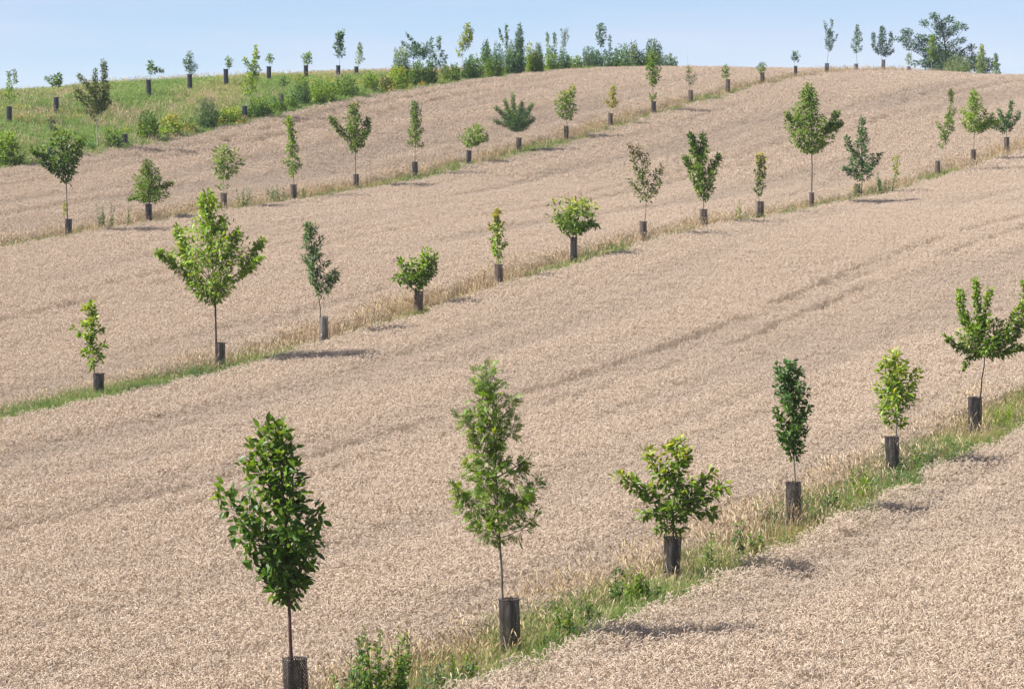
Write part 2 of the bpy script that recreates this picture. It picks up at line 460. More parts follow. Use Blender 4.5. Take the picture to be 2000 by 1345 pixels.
def strips(lo, hi, sp_, lg, ld, nl, tagname):
    X, Y, Z, u = grid_points(lo, hi, sp_)
    P = perp(X, Y); A = along(X, Y)
    for which in ('green', 'dry'):
        keep = np.zeros(len(X), bool); tint = np.zeros(len(X)); hs = np.ones(len(X))
        for ri, r in enumerate(ROWS):
            d = P - r
            wob = (vnoise(A / 1.5, P * 0 + ri, 31) - .5) * .6
            patch = vnoise(A / 2.6, d / 1.2 + ri * 9, 41) * .6 + vnoise(A / 9, d * 0 + ri * 5, 43) * .4
            if which == 'green':
                pr = np.clip(1.6 - np.abs(d + .25) / 1.0, 0, 1) * np.clip(.62 + (patch - .35) * 1.5, .3, 1)
                k = (d > -1.4 + wob) & (d < 1.05 + wob)
                hs = np.where(k, np.clip(.6 + patch * 1.1 + rng.normal(0, .12, len(X)), .5, 1.6), hs); tint = np.where(k, np.clip(1.25 - patch * 1.7 + rng.normal(0, .15, len(X)), 0, .95), tint)
            else:
                pr = np.clip((.14 if lo < 50 else .22) + d * .30, .10, .70) * np.clip(1.35 - patch, .25, 1)
                k = (d > -.95 + wob) & (d < 1.4 + wob)
                hs = np.where(k, np.clip(1.12 - patch * .35 + rng.normal(0, .1, len(X)), .6, 1.5), hs)
                tint = np.where(k, np.clip(vnoise(A / 3, d, 47) * 1.3 - .3, 0, .8), tint)
            if ri == 2 and which == 'dry': pr = np.where((u > 1600), np.clip(pr * 1.5, 0, 1), pr); hs = np.where(k & (u > 1600), hs * 1.2, hs)
            keep |= k & (rng.random(len(X)) < pr)
        keep &= Y < 292
        x, y, z, h_, t = X[keep], Y[keep], Z[keep], hs[keep], tint[keep]
        n = len(x)
        s = rng.uniform(.8, 1.15, (n, 1)) * np.stack([np.ones(n), np.ones(n), h_], -1)
        rot = slope_rot(x, y, rng.uniform(0, 6.28, n))
        lab = {'green': 'green and yellowing grass growing in the %s tree strips', 'dry': 'tall dry tan grass with seed heads along the %s tree strips'}[which] % tagname
        scatter('%s_grass' % which, np.stack([x, y, z], -1), rot, s, rng.integers(0, nl, n), t, lg if which == 'green' else ld, lab, 'grass')
strips(32, 95, .15, lib_green, lib_dry, 6, 'nearer')
strips(95, 292, .24, lib_green_far, lib_dry_far, 5, 'farther')

def herb_tuft(seed):
    r = np.random.default_rng(seed); mb = MB(); bv, bf = leaf_base(.36, False)
    for i in range(r.integers(3, 6)):
        x, y = r.normal(0, .10, 2); h = r.uniform(.22, .55); az = r.uniform(0, 6.28)
        top = np.array([x + math.cos(az) * .08, y + math.sin(az) * .08, h])
        ribbon(mb, [[x, y, 0], top], [.009, .004], np.array([1.0, .3, 0]), 0)
        for k in range(int(10 + 20 * h)):
            t = r.random(); p = np.array([x, y, 0]) * (1 - t) + top * t
            a = k * 2.4 + r.normal(0, .3); d = unit(np.array([math.cos(a), math.sin(a), r.uniform(-.1, .7)])); s = .13 * (1.2 - .7 * t) * r.uniform(.7, 1.2)
            nn = unit(np.array([0, 0, 1.0]) - d * d[2]); X = np.cross(d, nn)
            mb.add((bv[:, 0:1] * X + bv[:, 1:2] * d + bv[:, 2:3] * nn) * s + p, bf, 0)
    return mb.mesh('herb_tuft', [HB])
def herbs(lo, hi, sp_, dens):
    X, Y, Z, u = grid_points(lo, hi, sp_)
    P = perp(X, Y); A = along(X, Y); keep = np.zeros(len(X), bool)
    for ri, r in enumerate(ROWS):
        d = P - r
        keep |= (d > -1.3) & (d < .75) & (rng.random(len(X)) < dens * np.clip((vnoise(A / 1.7, d + ri * 5, 71) * .6 + vnoise(A / 7, d * 0 + ri, 72) * .6 - .42) * 3, 0, 1))
    x, y, z = X[keep], Y[keep], Z[keep]; n = len(x)
    scatter('herbs', np.stack([x, y, z], -1), np.c_[np.zeros((n, 2)), rng.uniform(0, 6.28, n)], np.ones((n, 3)) * rng.uniform(.6, 1.45, (n, 1)),
            rng.integers(0, 6, n), rng.uniform(0, 1, n) ** 2, lib_herb, 'leafy green herbs growing low in the %s tree strips' % ('nearer' if lo < 50 else 'farther'), 'herbs')
def meadow():
    X, Y, Z, u = grid_points(120, 275, .42, mu=300)
    P = perp(X, Y)
    wob = (vnoise(along(X, Y) / 3, P * 0, 51) - .5) * .8
    k = (P > EDGE + wob) & (u < 1500)
    X, Y, Z, u, P = X[k], Y[k], Z[k], u[k], P[k]
    n = len(X)
    patch = vnoise(X / 5, Y / 9, 61) * .6 + vnoise(X / 1.7, Y / 3, 62) * .4
    s = rng.uniform(.75, 1.15, (n, 1)) * np.stack([np.ones(n), np.ones(n), np.clip(.5 + patch * 1.0, .5, 1.4)], -1)
    scatter('meadow_grass', np.stack([X, Y, Z], -1), slope_rot(X, Y, rng.uniform(0, 6.28, n)), s, rng.integers(0, 6, n),
            np.clip((vnoise(X / 5, Y / 11, 63) - .45) * 2.0 + rng.normal(0, .12, n), 0, 1), lib_meadow, 'rough green meadow grass on the bank at upper left', 'grass')
    f = (vnoise(X / 6, Y / 9, 64) > .60) & (rng.random(n) < .12) & (P < EDGE + 26)
    x, y, z = X[f], Y[f], Z[f]; n = len(x)
    scatter('meadow_flowers', np.stack([x, y, z], -1), np.c_[np.zeros((n, 2)), rng.uniform(0, 6.28, n)], np.ones((n, 3)) * rng.uniform(.8, 1.3, (n, 1)),
            rng.integers(0, 4, n), np.zeros(n), lib_flower, 'yellow wildflowers scattered through the meadow bank', 'flowers')
    f = (rng.random(n) < 2) if False else None
    # dry stalks standing on the meadow's skyline
    q = (rng.random(len(X)) < np.clip((vnoise(X / 5, Y / 8, 66) - .5) * .8, 0.01, .3))
    x, y, z = X[q], Y[q], Z[q]; n = len(x)
    scatter('meadow_dry_grass', np.stack([x, y, z], -1), slope_rot(x, y, rng.uniform(0, 6.28, n)), np.ones((n, 3)) * rng.uniform(.8, 1.25, (n, 1)),
            rng.integers(0, 5, n), rng.uniform(0, .5, n), lib_dry_far, 'dry tan grass stalks among the meadow bank', 'grass')
meadow()

# ------------------------------------------------------------------ leaves
def leaf_base(ratio, fine, curl=.18):
    if fine:
        t = [.22, .5, .78]; hw = [.40, .50, .31]
        v = [[0, 0, 0]]
        for a, b in zip(t, hw):
            z = -curl * a * a
            v += [[-b * ratio, a, z + .13 * b * ratio * 2], [0, a, z], [b * ratio, a, z + .13 * b * ratio * 2]]
        v.append([0, 1, -curl])
        f = [(0, 2, 1), (0, 3, 2)]
        for i in range(2):
            o = 1 + 3 * i
            f += [(o, o + 1, o + 4, o + 3), (o + 1, o + 2, o + 5, o + 4)]
        f += [(7, 8, 10), (8, 9, 10)]
        return np.array(v), f
    v = np.array([[0, 0, 0], [-.5 * ratio, .5, .06], [0, 1, -.1], [.5 * ratio, .5, .06]])
    return v, [(0, 2, 1), (0, 3, 2)]
def compound_base(fine, n=4, ratio=.34):
    """a feathered leaf: leaflets in pairs on a thin stalk"""
    vs = []; fs = []; lv, lf = leaf_base(ratio, fine, .15)
    def put(p, ang, s, dz):
        c, q = math.cos(ang), math.sin(ang)
        R = np.array([[c, -q, 0], [q, c, 0], [0, 0, 1]])
        vv = (lv * s) @ R.T; vv[:, 2] += dz * (vv[:, 0] ** 2)
        o = sum(len(a) for a in vs); vs.append(vv + p); fs.extend([tuple(i + o for i in g) for g in lf])
    for k in range(n):
        y = .22 + .6 * k / n; p = np.array([0, y, -.25 * y * y])
        s = .40 * (1 - .15 * abs(k - n * .5))
        put(p, .95, s, -.6); put(p, -.95, s, -.6)
    put(np.array([0, .78, -.16]), 0, .36, -.4)
    o = sum(len(a) for a in vs)
    vs.append(np.array([[-.008, 0, 0], [.008, 0, 0], [.006, .8, -.16], [-.006, .8, -.16]])); fs.append((o, o + 1, o + 2, o + 3))
    return np.vstack(vs), fs
def merged_leaves(name, base, pos, dr, nrm, size, matidx, mats):
    bv, bf = base
    n = len(pos)
    X = np.cross(dr, nrm)
    V = (bv[None, :, 0, None] * X[:, None] + bv[None, :, 1, None] * dr[:, None] + bv[None, :, 2, None] * nrm[:, None]) * size[:, None, None] + pos[:, None]
    me = bpy.data.meshes.new(name)
    nv = len(bv)
    me.vertices.add(n * nv); me.vertices.foreach_set('co', V.astype(np.float32).ravel())
    fl = np.array([i for q in bf for i in q]); ln = np.array([len(q) for q in bf])
    loops = (fl[None] + (np.arange(n) * nv)[:, None]).ravel()
    me.loops.add(len(loops)); me.loops.foreach_set('vertex_index', loops.astype(np.int32))
    st = np.r_[0, np.cumsum(ln)[:-1]]
    me.polygons.add(n * len(bf))
    me.polygons.foreach_set('loop_start', (st[None] + (np.arange(n) * len(fl))[:, None]).ravel().astype(np.int32))
    me.polygons.foreach_set('material_index', np.repeat(matidx, len(bf)).astype(np.int32))
    for m in mats: me.materials.append(m)
    me.update(calc_edges=True); me.validate()
    return me

_single = {}
def single_leaf_meshes(kind, ratio, pal):
    k = (kind, round(ratio, 2), pal)
    if k not in _single:
        out = []
        for c in (.12, .28, .48):
            bv, bf = compound_base(True) if kind == 'comp' else leaf_base(ratio, True, c)
            mb = MB(); mb.add(bv, bf)
            out.append(mb.mesh('leaf', [leafmat(pal, True)], True))
        _single[k] = out
    return _single[k]

def unit(a): return a / (np.linalg.norm(a, axis=-1, keepdims=True) + 1e-9)

HB = island_mat('herb_leaf', [(0, (.05,.13,.022)), (.6, (.095,.19,.03)), (1, (.16,.24,.06))], .5, tint=(.09,.15,.065), transl=.35)
lib_herb = library('herb_tufts', [herb_tuft(500 + i) for i in range(6)])
herbs(32, 95, .21, .8)
herbs(95, 240, .40, .5)
COVK = 1.75
class Plant:
    """collects limbs and leaves in local metres: x right, y away, z up; numbers come in picture pixels and are scaled by the plant's own distance"""
    def __init__(self, u, D, seed, vref=None):
        t = ray(np.array([float(u)]), np.array([vref if vref else 400.0]))[0] * D * D1
        self.X, self.Y = t[0], t[1]
        self.Z = float(H(self.X, self.Y))
        pu, pv, pf = project(self.X, self.Y, self.Z)
        self.u, self.v0 = pu, pv
        self.s = pf / F
        self.r = np.random.default_rng(seed)
        self.D = D
        self.lp = []; self.ld = []; self.lt = []
    def L(self, x, y): return np.array([(x - self.u) * self.s, 0.0, (self.v0 - y) * self.s])
    def leaf_along(self, path, n, sleeve, t0=.15, prof=None, spread=.5, droop=.25, power=.8):
        path = np.asarray(path)
        seg = np.linalg.norm(np.diff(path, axis=0), axis=1); cum = np.r_[0, np.cumsum(seg)] / seg.sum()
        t = t0 + (1 - t0) * self.r.random(n) ** power
        p = np.stack([np.interp(t, cum, path[:, i]) for i in range(3)], -1)
        tan = unit(np.stack([np.interp(np.minimum(t + .05, 1), cum, path[:, i]) for i in range(3)], -1) - np.stack([np.interp(np.maximum(t - .05, 0), cum, path[:, i]) for i in range(3)], -1))
        off = self.r.normal(0, 1, (n, 3)); off = unit(off) * (self.r.random((n, 1)) ** .6) * sleeve * (1.15 - .55 * t)[:, None]
        pos = p + off
        d = unit(off) * .7 + tan * spread + self.r.normal(0, .45, (n, 3)) + np.array([0, 0, -droop])
        if prof is not None:
            k = prof(pos)
            pos, d, t = pos[k], d[k], t[k]
        self.lp.append(pos); self.ld.append(unit(d)); self.lt.append(t)

def bez(a, c, b, k=6):
    t = np.linspace(0, 1, k)[:, None]
    return (1 - t) ** 2 * a + 2 * t * (1 - t) * c + t * t * b

def plant(name, u, D, label, cat, group, prof=None, limbs=(), clumps=(), trunk=None, leaf=(.11, .45), kind='simple', pal='mid', tips=None, cov=2.4,
          nl=12, asc=.7, bark='dark', rt=.03, fine=False, single=0, multi=False, thin=.10, depth=.8, droop=.25, parts=False, seed=1, base=None, sleeve=None, bare=0.0):
    P = Plant(u, D, seed)
    r = P.r; s = P.s
    root = thing(name, (P.X, P.Y, P.Z), label, cat, group)
    woods = []                                        # (path, r0, r1)
    if prof:
        pr = np.array(sorted(prof, key=lambda q: -q[0]), float)        # bottom to top
        z = (P.v0 - pr[:, 0]) * s; xl = (pr[:, 1] - P.u) * s; xr = (pr[:, 2] - P.u) * s
        zb, zt = z[0], z[-1]
        if multi: zb = min(zb, 0.02)
        fl = lambda q: np.interp(q, z, xl); fr = lambda q: np.interp(q, z, xr)
        area = np.trapz(xr - xl, z)
        wmax = (xr - xl).max()
    else:
        zb = zt = None; area = 0; wmax = .6
    # trunk line
    if trunk: tp = [np.zeros(3)] + [P.L(*q) for q in trunk]
    elif prof and not multi: tp = [np.zeros(3), np.array([.3 * (xl[0] + xr[0]) * .5, 0, zb]), np.array([(xl[-1] + xr[-1]) / 2, 0, zt - .03])]
    else: tp = None
    if tp is not None:
        tp = np.array(tp); k = 10
        cz = np.r_[0, np.cumsum(np.linalg.norm(np.diff(tp, axis=0), axis=1))]; q = np.linspace(0, cz[-1], k)
        tp = np.stack([np.interp(q, cz, tp[:, i]) for i in range(3)], -1)
        tp[1:-1] += r.normal(0, .012, (k - 2, 3)) * np.array([1, 1, .2])
        tx = lambda zz: np.array([np.interp(zz, tp[:, 2], tp[:, 0]), np.interp(zz, tp[:, 2], tp[:, 1]), zz])
        woods.append((tp, rt, rt * .22))
    la = leaf[0] * leaf[0] * leaf[1] * .62 * (1.6 if kind == 'comp' else 1)
    if prof:
        tol = leaf[0] * (.42 if kind == 'comp' else .22) - .02
        tol = min(tol, wmax * .12)
        def inside(p):
            q = np.minimum(tol * r.uniform(-.35, 1.5, len(p)), (fr(p[:, 2]) - fl(p[:, 2])) * .3)
            gap = vnoise((p[:, 0] + 50) / (wmax * .17), (p[:, 2] + 50) / (wmax * .17), int(seed) % 97) > thin      # thin spots in the crown
            return (p[:, 0] > fl(p[:, 2]) + q) & (p[:, 0] < fr(p[:, 2]) - q) & (p[:, 2] < zt - tol * .4) & (p[:, 2] > zb - .03) & gap
        paths = []
        for i in range(nl):
            f = (i + .6) / nl
            zi = z[0] + (zt - z[0]) * f ** .85
            a, b = fl(zi), fr(zi)
            ph = i * 2.399 + seed; c_, s_ = math.cos(ph), math.sin(ph)
            # keep the outline filled on both sides
            xc = tx(zi)[0] if tp is not None else (a + b) / 2
            e = r.uniform(.82, 1.02)
            tip = np.array([xc + (c_ * (b - xc) if c_ > 0 else -c_ * (a - xc)) * e, s_ * (b - a) * .5 * depth * e, zi])
            if multi:
                st = np.array([((xl[0] + xr[0]) / 2 * .3 + tip[0] * .45) + r.normal(0, .05), tip[1] * .5, -.03])
                mid = np.array([st[0] * .4 + tip[0] * .6, st[1] * .4 + tip[1] * .6, zi * .5])
            else:
                reach = math.hypot(tip[0] - xc, tip[1])
                zs = max(zb - .02, zi - asc * reach - r.uniform(.02, .12))
                st = tx(zs); mid = st * .45 + tip * .55 + np.array([0, 0, -.10 * reach])
            pa = bez(st, mid, tip)
            paths.append(pa)
            woods.append((pa, rt * (.38 if not multi else .5), rt * .07))
        if tp is not None:
            top = np.array([tx(q) for q in np.linspace(zb, zt, 7)]); paths.append(top)
        tot = sum(np.linalg.norm(np.diff(p, axis=0), axis=1).sum() for p in paths)
        need = int(COVK * cov * area / la)
        slv = sleeve if sleeve else max(.05, .17 * wmax)
        for pa in paths:
            ln = np.linalg.norm(np.diff(pa, axis=0), axis=1).sum()
            P.leaf_along(pa, max(3, int(need * ln / tot * 1.25)), slv, prof=inside, droop=droop, t0=.12 if not multi else .05, power=.85)
    for lb in limbs:                                   # hand set limbs: pixel path, sleeve in pixels, optional depth shift
        pts, wpx = lb[0], lb[1]; dy = lb[2] if len(lb) > 2 else r.uniform(-.25, .25)
        pa = np.array([P.L(*q) for q in pts]); k = len(pa)
        pa[:, 1] = np.linspace(0, dy, k)
        pa = np.stack([np.interp(np.linspace(0, k - 1, 7), range(k), pa[:, i]) for i in range(3)], -1)
        ln = np.linalg.norm(np.diff(pa, axis=0), axis=1).sum()
        woods.append((pa, rt * .45, rt * .08))
        P.leaf_along(pa, int(COVK * .8 * cov * ln * 2 * wpx * s / la * 1.1) + 2, wpx * s, t0=lb[3] if len(lb) > 3 else .1, droop=droop)
    for cx, cy, cr in clumps:                          # rounded tufts of foliage at the limb ends
        c0 = P.L(cx, cy); R_ = cr * s; c0[1] = r.uniform(-1, 1) * .9
        n_ = int(COVK * cov * math.pi * R_ * R_ / la) + 3
        q = unit(r.normal(0, 1, (n_, 3))) * (r.random((n_, 1)) ** .45) * R_ * np.array([1.15, 1, .85])
        P.lp.append(c0 + q); P.ld.append(unit(q / R_ + r.normal(0, .5, (n_, 3)))); P.lt.append(np.full(n_, .5))
        j = tx(min(max(zb, c0[2] - 1.2 * abs(c0[0])), tp[-1, 2])) if tp is not None else np.zeros(3)
        woods.append((bez(j, (j + c0) / 2 + np.array([0, 0, -.1]), c0), rt * .32, rt * .07))
    # wood
    sides = 7 if fine else 4
    wm = BARK[bark]
    mb = MB()
    for i, (pa, r0, r1) in enumerate(woods):
        m1 = MB() if parts and i > 0 else mb
        rr = np.linspace(r0, r1, len(pa))
        tube(m1, pa, rr, sides if i == 0 else max(3, sides - 2))
        if fine and i > 0:
            for q in range(3):                            # twigs
                a = pa[2 + q]; d = unit(r.normal(0, 1, 3) + (pa[3 + q] - a) * 4)
                tube(m1, [a, a + d * .12 + [0, 0, .02], a + d * .24], [r0 * .35, r0 * .2, r0 * .08], 3)
        if parts and i > 0: obj('branch', m1.mesh('branch', [wm], True), root)
    if mb.v: obj('trunk' if tp is not None else 'stem_cluster', mb.mesh('trunk', [wm], True), root)
    # leaves
    pos = np.vstack(P.lp); dr = np.vstack(P.ld); t = np.concatenate(P.lt); n = len(pos)
    nrm = np.array([-.25, -.15, .75]) + r.normal(0, .55, (n, 3))
    nrm = unit(nrm - dr * np.sum(nrm * dr, 1, keepdims=True))
    size = leaf[0] * r.uniform(.65, 1.2, n)
    mi = np.zeros(n, int)
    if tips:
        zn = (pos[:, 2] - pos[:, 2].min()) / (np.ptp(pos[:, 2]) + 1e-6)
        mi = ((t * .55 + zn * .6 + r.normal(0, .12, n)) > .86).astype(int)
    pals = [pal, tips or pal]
    rest = np.arange(n)
    if single:
        front = np.argsort(pos[:, 1] + r.normal(0, .05, n))          # nearest the viewer first
        pick = front[:single]; rest = front[single:]
        ms = [single_leaf_meshes(kind, leaf[1], p_) for p_ in pals]
        X = np.cross(dr, nrm)
        for i in pick:
            o = bpy.data.objects.new('leaf', ms[mi[i]][int(r.integers(0, 3))])
            o.parent = root
            sz = size[i]
            o.matrix_local = Matrix(((X[i, 0] * sz, dr[i, 0] * sz, nrm[i, 0] * sz, pos[i, 0]), (X[i, 1] * sz, dr[i, 1] * sz, nrm[i, 1] * sz, pos[i, 1]),
                                     (X[i, 2] * sz, dr[i, 2] * sz, nrm[i, 2] * sz, pos[i, 2]), (0, 0, 0, 1)))
            COL.objects.link(o)
    if len(rest):
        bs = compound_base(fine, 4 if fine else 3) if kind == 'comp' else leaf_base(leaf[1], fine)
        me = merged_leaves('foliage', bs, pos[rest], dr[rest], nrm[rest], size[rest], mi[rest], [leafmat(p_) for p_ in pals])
        if single: obj('foliage', me, root, kind='stuff')
        else: obj('crown' if tp is not None else 'foliage', me, root)
    return P

# ------------------------------------------------------------------ tree guards
def guard_mats():
    m = {}
    m['dark'] = noise_mat('guard_mesh_dark', (.016,.015,.016), (.062,.055,.053), 9, .45, 0, (1, 1, .6), .5)
    m['brown'] = noise_mat('guard_mesh_weathered', (.07,.05,.042), (.15,.115,.095), 9, .7, 0, (1, 1, .4), .3)
    m['grey'] = noise_mat('guard_mesh_bleached', (.15,.13,.12), (.30,.27,.24), 9, .7, 0, (3, 3, .3), .3)
    m['blue'] = noise_mat('guard_mesh_new', (.016,.018,.026), (.035,.038,.050), 9, .4, 0, (1, 1, .5), .5)
    return m
GMAT = guard_mats()
GH, GR = 1.2, .155
def sleeve_mesh(mat, seed, fill):
    r = np.random.default_rng(seed); mb = MB()
    ns, st = 30, 26
    def pt(a, z, k=0):
        rad = GR * (1 + .05 * math.sin(a * 2 + seed) + .07 * math.sin(a * 3 + z * 1.5 + seed) + .075 * math.sin(a * 7 + seed * 2 + z)) + k
        rad *= 1 + .05 * (z / GH - .5)
        return [rad * math.cos(a), rad * math.sin(a), z]
    wd = 2 * math.pi / ns * fill
    for dirn in (1, -1):
        for i in range(ns):
            a0 = 2 * math.pi * i / ns
            vs = []
            for j in range(st + 1):
                z = GH * j / st; a = a0 + dirn * z * 4.2
                vs += [pt(a - wd / 2, z, .002 * dirn), pt(a + wd / 2, z, .002 * dirn)]
            mb.add(vs, [(2 * j, 2 * j + 1, 2 * j + 3, 2 * j + 2) for j in range(st)])
    return mb.mesh('mesh_sleeve', [mat], True)
def rim_mesh(mat, seed):
    """cut strands of the net splayed outward round the top edge"""
    r = np.random.default_rng(seed); mb = MB()
    pts = [[GR * 1.03 * math.cos(a), GR * 1.03 * math.sin(a), GH + .004] for a in np.linspace(0, 2 * math.pi, 25)]
    tube(mb, pts, [.006] * 25, 4, cap=False)
    for i in range(34):
        a = r.uniform(0, 6.283); out = r.uniform(.02, .05); up = r.uniform(-.005, .05)
        if abs(math.sin(a)) < .35: out *= 2.0; up *= .4
        b = np.array([math.cos(a), math.sin(a), 0])
        tube(mb, [b * GR + [0, 0, GH - .01], b * (GR + out * .6) + [0, 0, GH + up * .7], b * (GR + out) + [0, 0, GH + up]], [.005, .004, .0015], 3)
    return mb.mesh('rim', [mat], True)
def stake_mesh(seed):
    mb = MB()
    tube(mb, [[.07, -.05, -.2], [.072, -.05, .5], [.075, -.05, GH - .12]], [.024, .024, .022], 5)
    return mb.mesh('stake', [noise_mat('stake_wood', (.03,.026,.022), (.08,.065,.05), 20, .85, .2, (1, 1, .2))])
def stalks_mesh(seed):
    """dead grass grown up through and against the net"""
    r = np.random.default_rng(seed); mb = MB()
    for i in range(16):
        a = r.uniform(0, 6.283); q = GR * r.uniform(.9, 1.5); z = r.uniform(.45, 1.25)
        b0 = np.array([q * math.cos(a), q * math.sin(a), 0]); a2 = a + r.normal(0, .5); q2 = GR * r.uniform(.8, 1.3)
        t = np.array([q2 * math.cos(a2), q2 * math.sin(a2), z])
        sa = r.uniform(0, 3.14)
        ribbon(mb, [b0, (b0 + t) / 2 + r.normal(0, .03, 3), t, t + r.normal(0, .06, 3) + [0, 0, .05]], [.010, .009, .007, .002], np.array([math.cos(sa), math.sin(sa), 0]), 0)
    return mb.mesh('dry_stalks', [STK])
STK = island_mat('dry_stalk', [(0, (.20,.13,.09)), (.5, (.36,.27,.18)), (1, (.52,.44,.34))], .7)
_STALKS = [stalks_mesh(i) for i in range(4)]
_STAKE = stake_mesh(0)
_SL = {k: [sleeve_mesh(GMAT[k], i + 3, f) for i in range(2)] for k, f in (('dark', .50), ('brown', .50), ('grey', .58), ('blue', .80))}
_RM = {k: [rim_mesh(GMAT[k], i + 5) for i in range(3)] for k in GMAT}
def guard(u, D, who, kind='dark', hs=1.0, wsc=1.0, tilt=None, group=None, look=None):
    t = ray(np.array([float(u)]), np.array([400.0]))[0] * D * D1
    X, Y = t[0], t[1] - .0
    Z = float(H(X, Y))
    adj = look or {'dark': 'black mesh tree guard', 'brown': 'brownish weathered mesh tree guard', 'grey': 'bleached grey mesh tree guard', 'blue': 'blue-black tube tree guard'}[kind]
    tl = tilt if tilt is not None else rng.normal(0, .022)
    g = thing('tree_guard', (X, Y, Z - .02), '%s %s' % (adj, who), 'tree guard', group, (rng.normal(0, .015), tl, rng.uniform(-.5, .5)))
    g.scale = (wsc, wsc, hs)
    obj('mesh_sleeve', _SL[kind][int(rng.integers(0, 2))], g)
    obj('rim', _RM[kind][int(rng.integers(0, 3))], g)
    obj('stake', _STAKE, g)
    if kind in ('brown', 'grey') or (kind == 'dark' and rng.random() < .55): obj('dry_stalks', _STALKS[int(rng.integers(0, 4))], g)

# ------------------------------------------------------------------ trees, row by row
A1, A2, A3 = 1.166, 2.83, 4.49
G1, G2, G3, G4 = 'young trees of the front row', 'young trees of the second row', 'young trees of the third row', 'young trees on the meadow bank'
GG_ = 'mesh tree guards'
def tree(u, D, label, group, gd=None, gtop=None, gu=None, gkind='dark', who='', gw=1.0, **kw):
    kw.setdefault('seed', int(u))
    P = plant('young_tree', u, D, label, 'tree', group, **kw)
    if gtop is not None:
        hs = (P.v0 - gtop) * P.s / GH
        guard(gu if gu else u, D, who, gkind, hs, gw, group=GG_)
    return P

# front row
tree(572, dep(572, A1), 'glossy dark green broadleaf tree, leftmost of the front row, cut by the bottom edge', G1,
     gtop=1281, gu=577, who='at the bottom edge under the leftmost front-row tree', trunk=[(571, 1280), (568, 1165), (560, 1000), (545, 830)],
     prof=[(816,514,540),(828,500,560),(845,482,577),(880,492,592),(905,468,592),(930,436,592),(960,428,600),(985,434,638),(1010,440,637),(1035,437,634),(1060,468,632),(1085,482,626),(1110,502,618),(1135,522,604),(1158,534,588),(1172,548,578)],
     leaf=(.15,.46), pal='dk', tips='mid', cov=2.6, nl=30, asc=1.15, bark='red', rt=.036, fine=True, single=300, parts=True, droop=.15)
tree(984, dep(984, A1), 'tall slender ash-like tree with feathery leaves in the front row', G1,
     gtop=1166, gu=998, who='with torn top under the tall feathery front-row tree', trunk=[(982, 1165), (975, 1045), (968, 880), (956, 712)],
     prof=[(708,944,966),(722,922,967),(745,922,968),(770,920,980),(785,914,972),(800,914,972),(820,906,984),(835,912,990),(850,908,990),(868,914,978),(885,908,986),(905,904,1004),(930,898,1036),(955,888,1046),(980,894,1050),(1005,906,1048),(1025,926,1040),(1046,950,1030)],
     limbs=[([(965,840),(990,800),(1003,768)],6,-.1,.75),([(968,880),(1000,840),(1006,815)],9,.1,.55),([(970,930),(1020,900),(1028,905)],8,0,.5),([(975,1010),(1035,965),(1050,940)],11),([(962,860),(915,830),(902,808)],8,0,.4),([(972,985),(915,970),(892,945)],12)],
     leaf=(.19,.36), kind='comp', pal='mid', tips='pale', cov=2.8, nl=28, asc=.9, bark='grey', rt=.027, fine=True, single=280, parts=True, droop=.3)
tree(1313, dep(1313, A1), 'low spreading walnut-like tree with yellow-green shoot tips, third in the front row', G1,
     gtop=1046, gu=1313, who='full of dry grass under the low spreading walnut-like tree', trunk=[(1315, 1046), (1316, 990), (1322, 858)],
     prof=[(853,1316,1330),(870,1300,1336),(890,1280,1344),(910,1270,1348),(925,1262,1352),(950,1265,1362),(975,1270,1372),(1000,1278,1368),(1020,1290,1345),(1036,1304,1326)],
     limbs=[([(1314,1010),(1250,950),(1203,922)],15,-.3),([(1312,960),(1275,905),(1262,875)],14,.1),([(1316,1005),(1375,965),(1416,938)],15,-.25),([(1318,990),(1370,940),(1390,922)],13,.3),([(1316,1012),(1365,990),(1398,1003)],13,-.1),
            ([(1314,1015),(1275,1000),(1252,1005)],12,.2),([(1315,1030),(1290,1028),(1272,1032)],7,-.1),([(1320,930),(1335,890),(1342,875)],11,-.2)],
     leaf=(.155,.40), pal='mid', tips='yg', cov=1.5, nl=11, asc=.8, bark='grey', rt=.024, fine=True, single=240, parts=True, droop=.2)
tree(1555, dep(1555, A1), 'narrow dark green tree with small dense leaves, fourth in the front row', G1,
     gtop=939, gu=1557, who='with pale stalks under the narrow dark front-row tree', trunk=[(1553, 938), (1549, 860), (1540, 712)],
     prof=[(703,1506,1550),(716,1504,1560),(732,1510,1566),(745,1512,1580),(770,1514,1586),(790,1506,1584),(812,1508,1586),(830,1502,1584),(845,1500,1574),(862,1510,1570),(880,1530,1566),(890,1543,1562)],
     leaf=(.115,.46), pal='dk', tips='bg', cov=2.3, nl=20, asc=.8, bark='grey', rt=.024, fine=True, single=300, parts=True)
tree(1748, dep(1748, A1), 'light bright green tree with long leaves, second from the right in the front row', G1,
     gtop=851, gu=1752, who='with a pale stem in front under the light green tree', trunk=[(1750, 850), (1748, 790), (1745, 690)],
     prof=[(684,1738,1750),(694,1718,1757),(706,1714,1782),(725,1712,1796),(750,1707,1794),(768,1706,1794),(784,1698,1786),(798,1704,1765),(808,1728,1760)],
     limbs=[([(1749,835),(1735,820),(1727,818)],7,.1),([(1749,838),(1760,820),(1764,815)],6,-.1)],
     leaf=(.155,.36), pal='br', tips='yg', cov=2.2, nl=17, asc=.75, bark='pale', rt=.02, fine=True, single=280, parts=True)
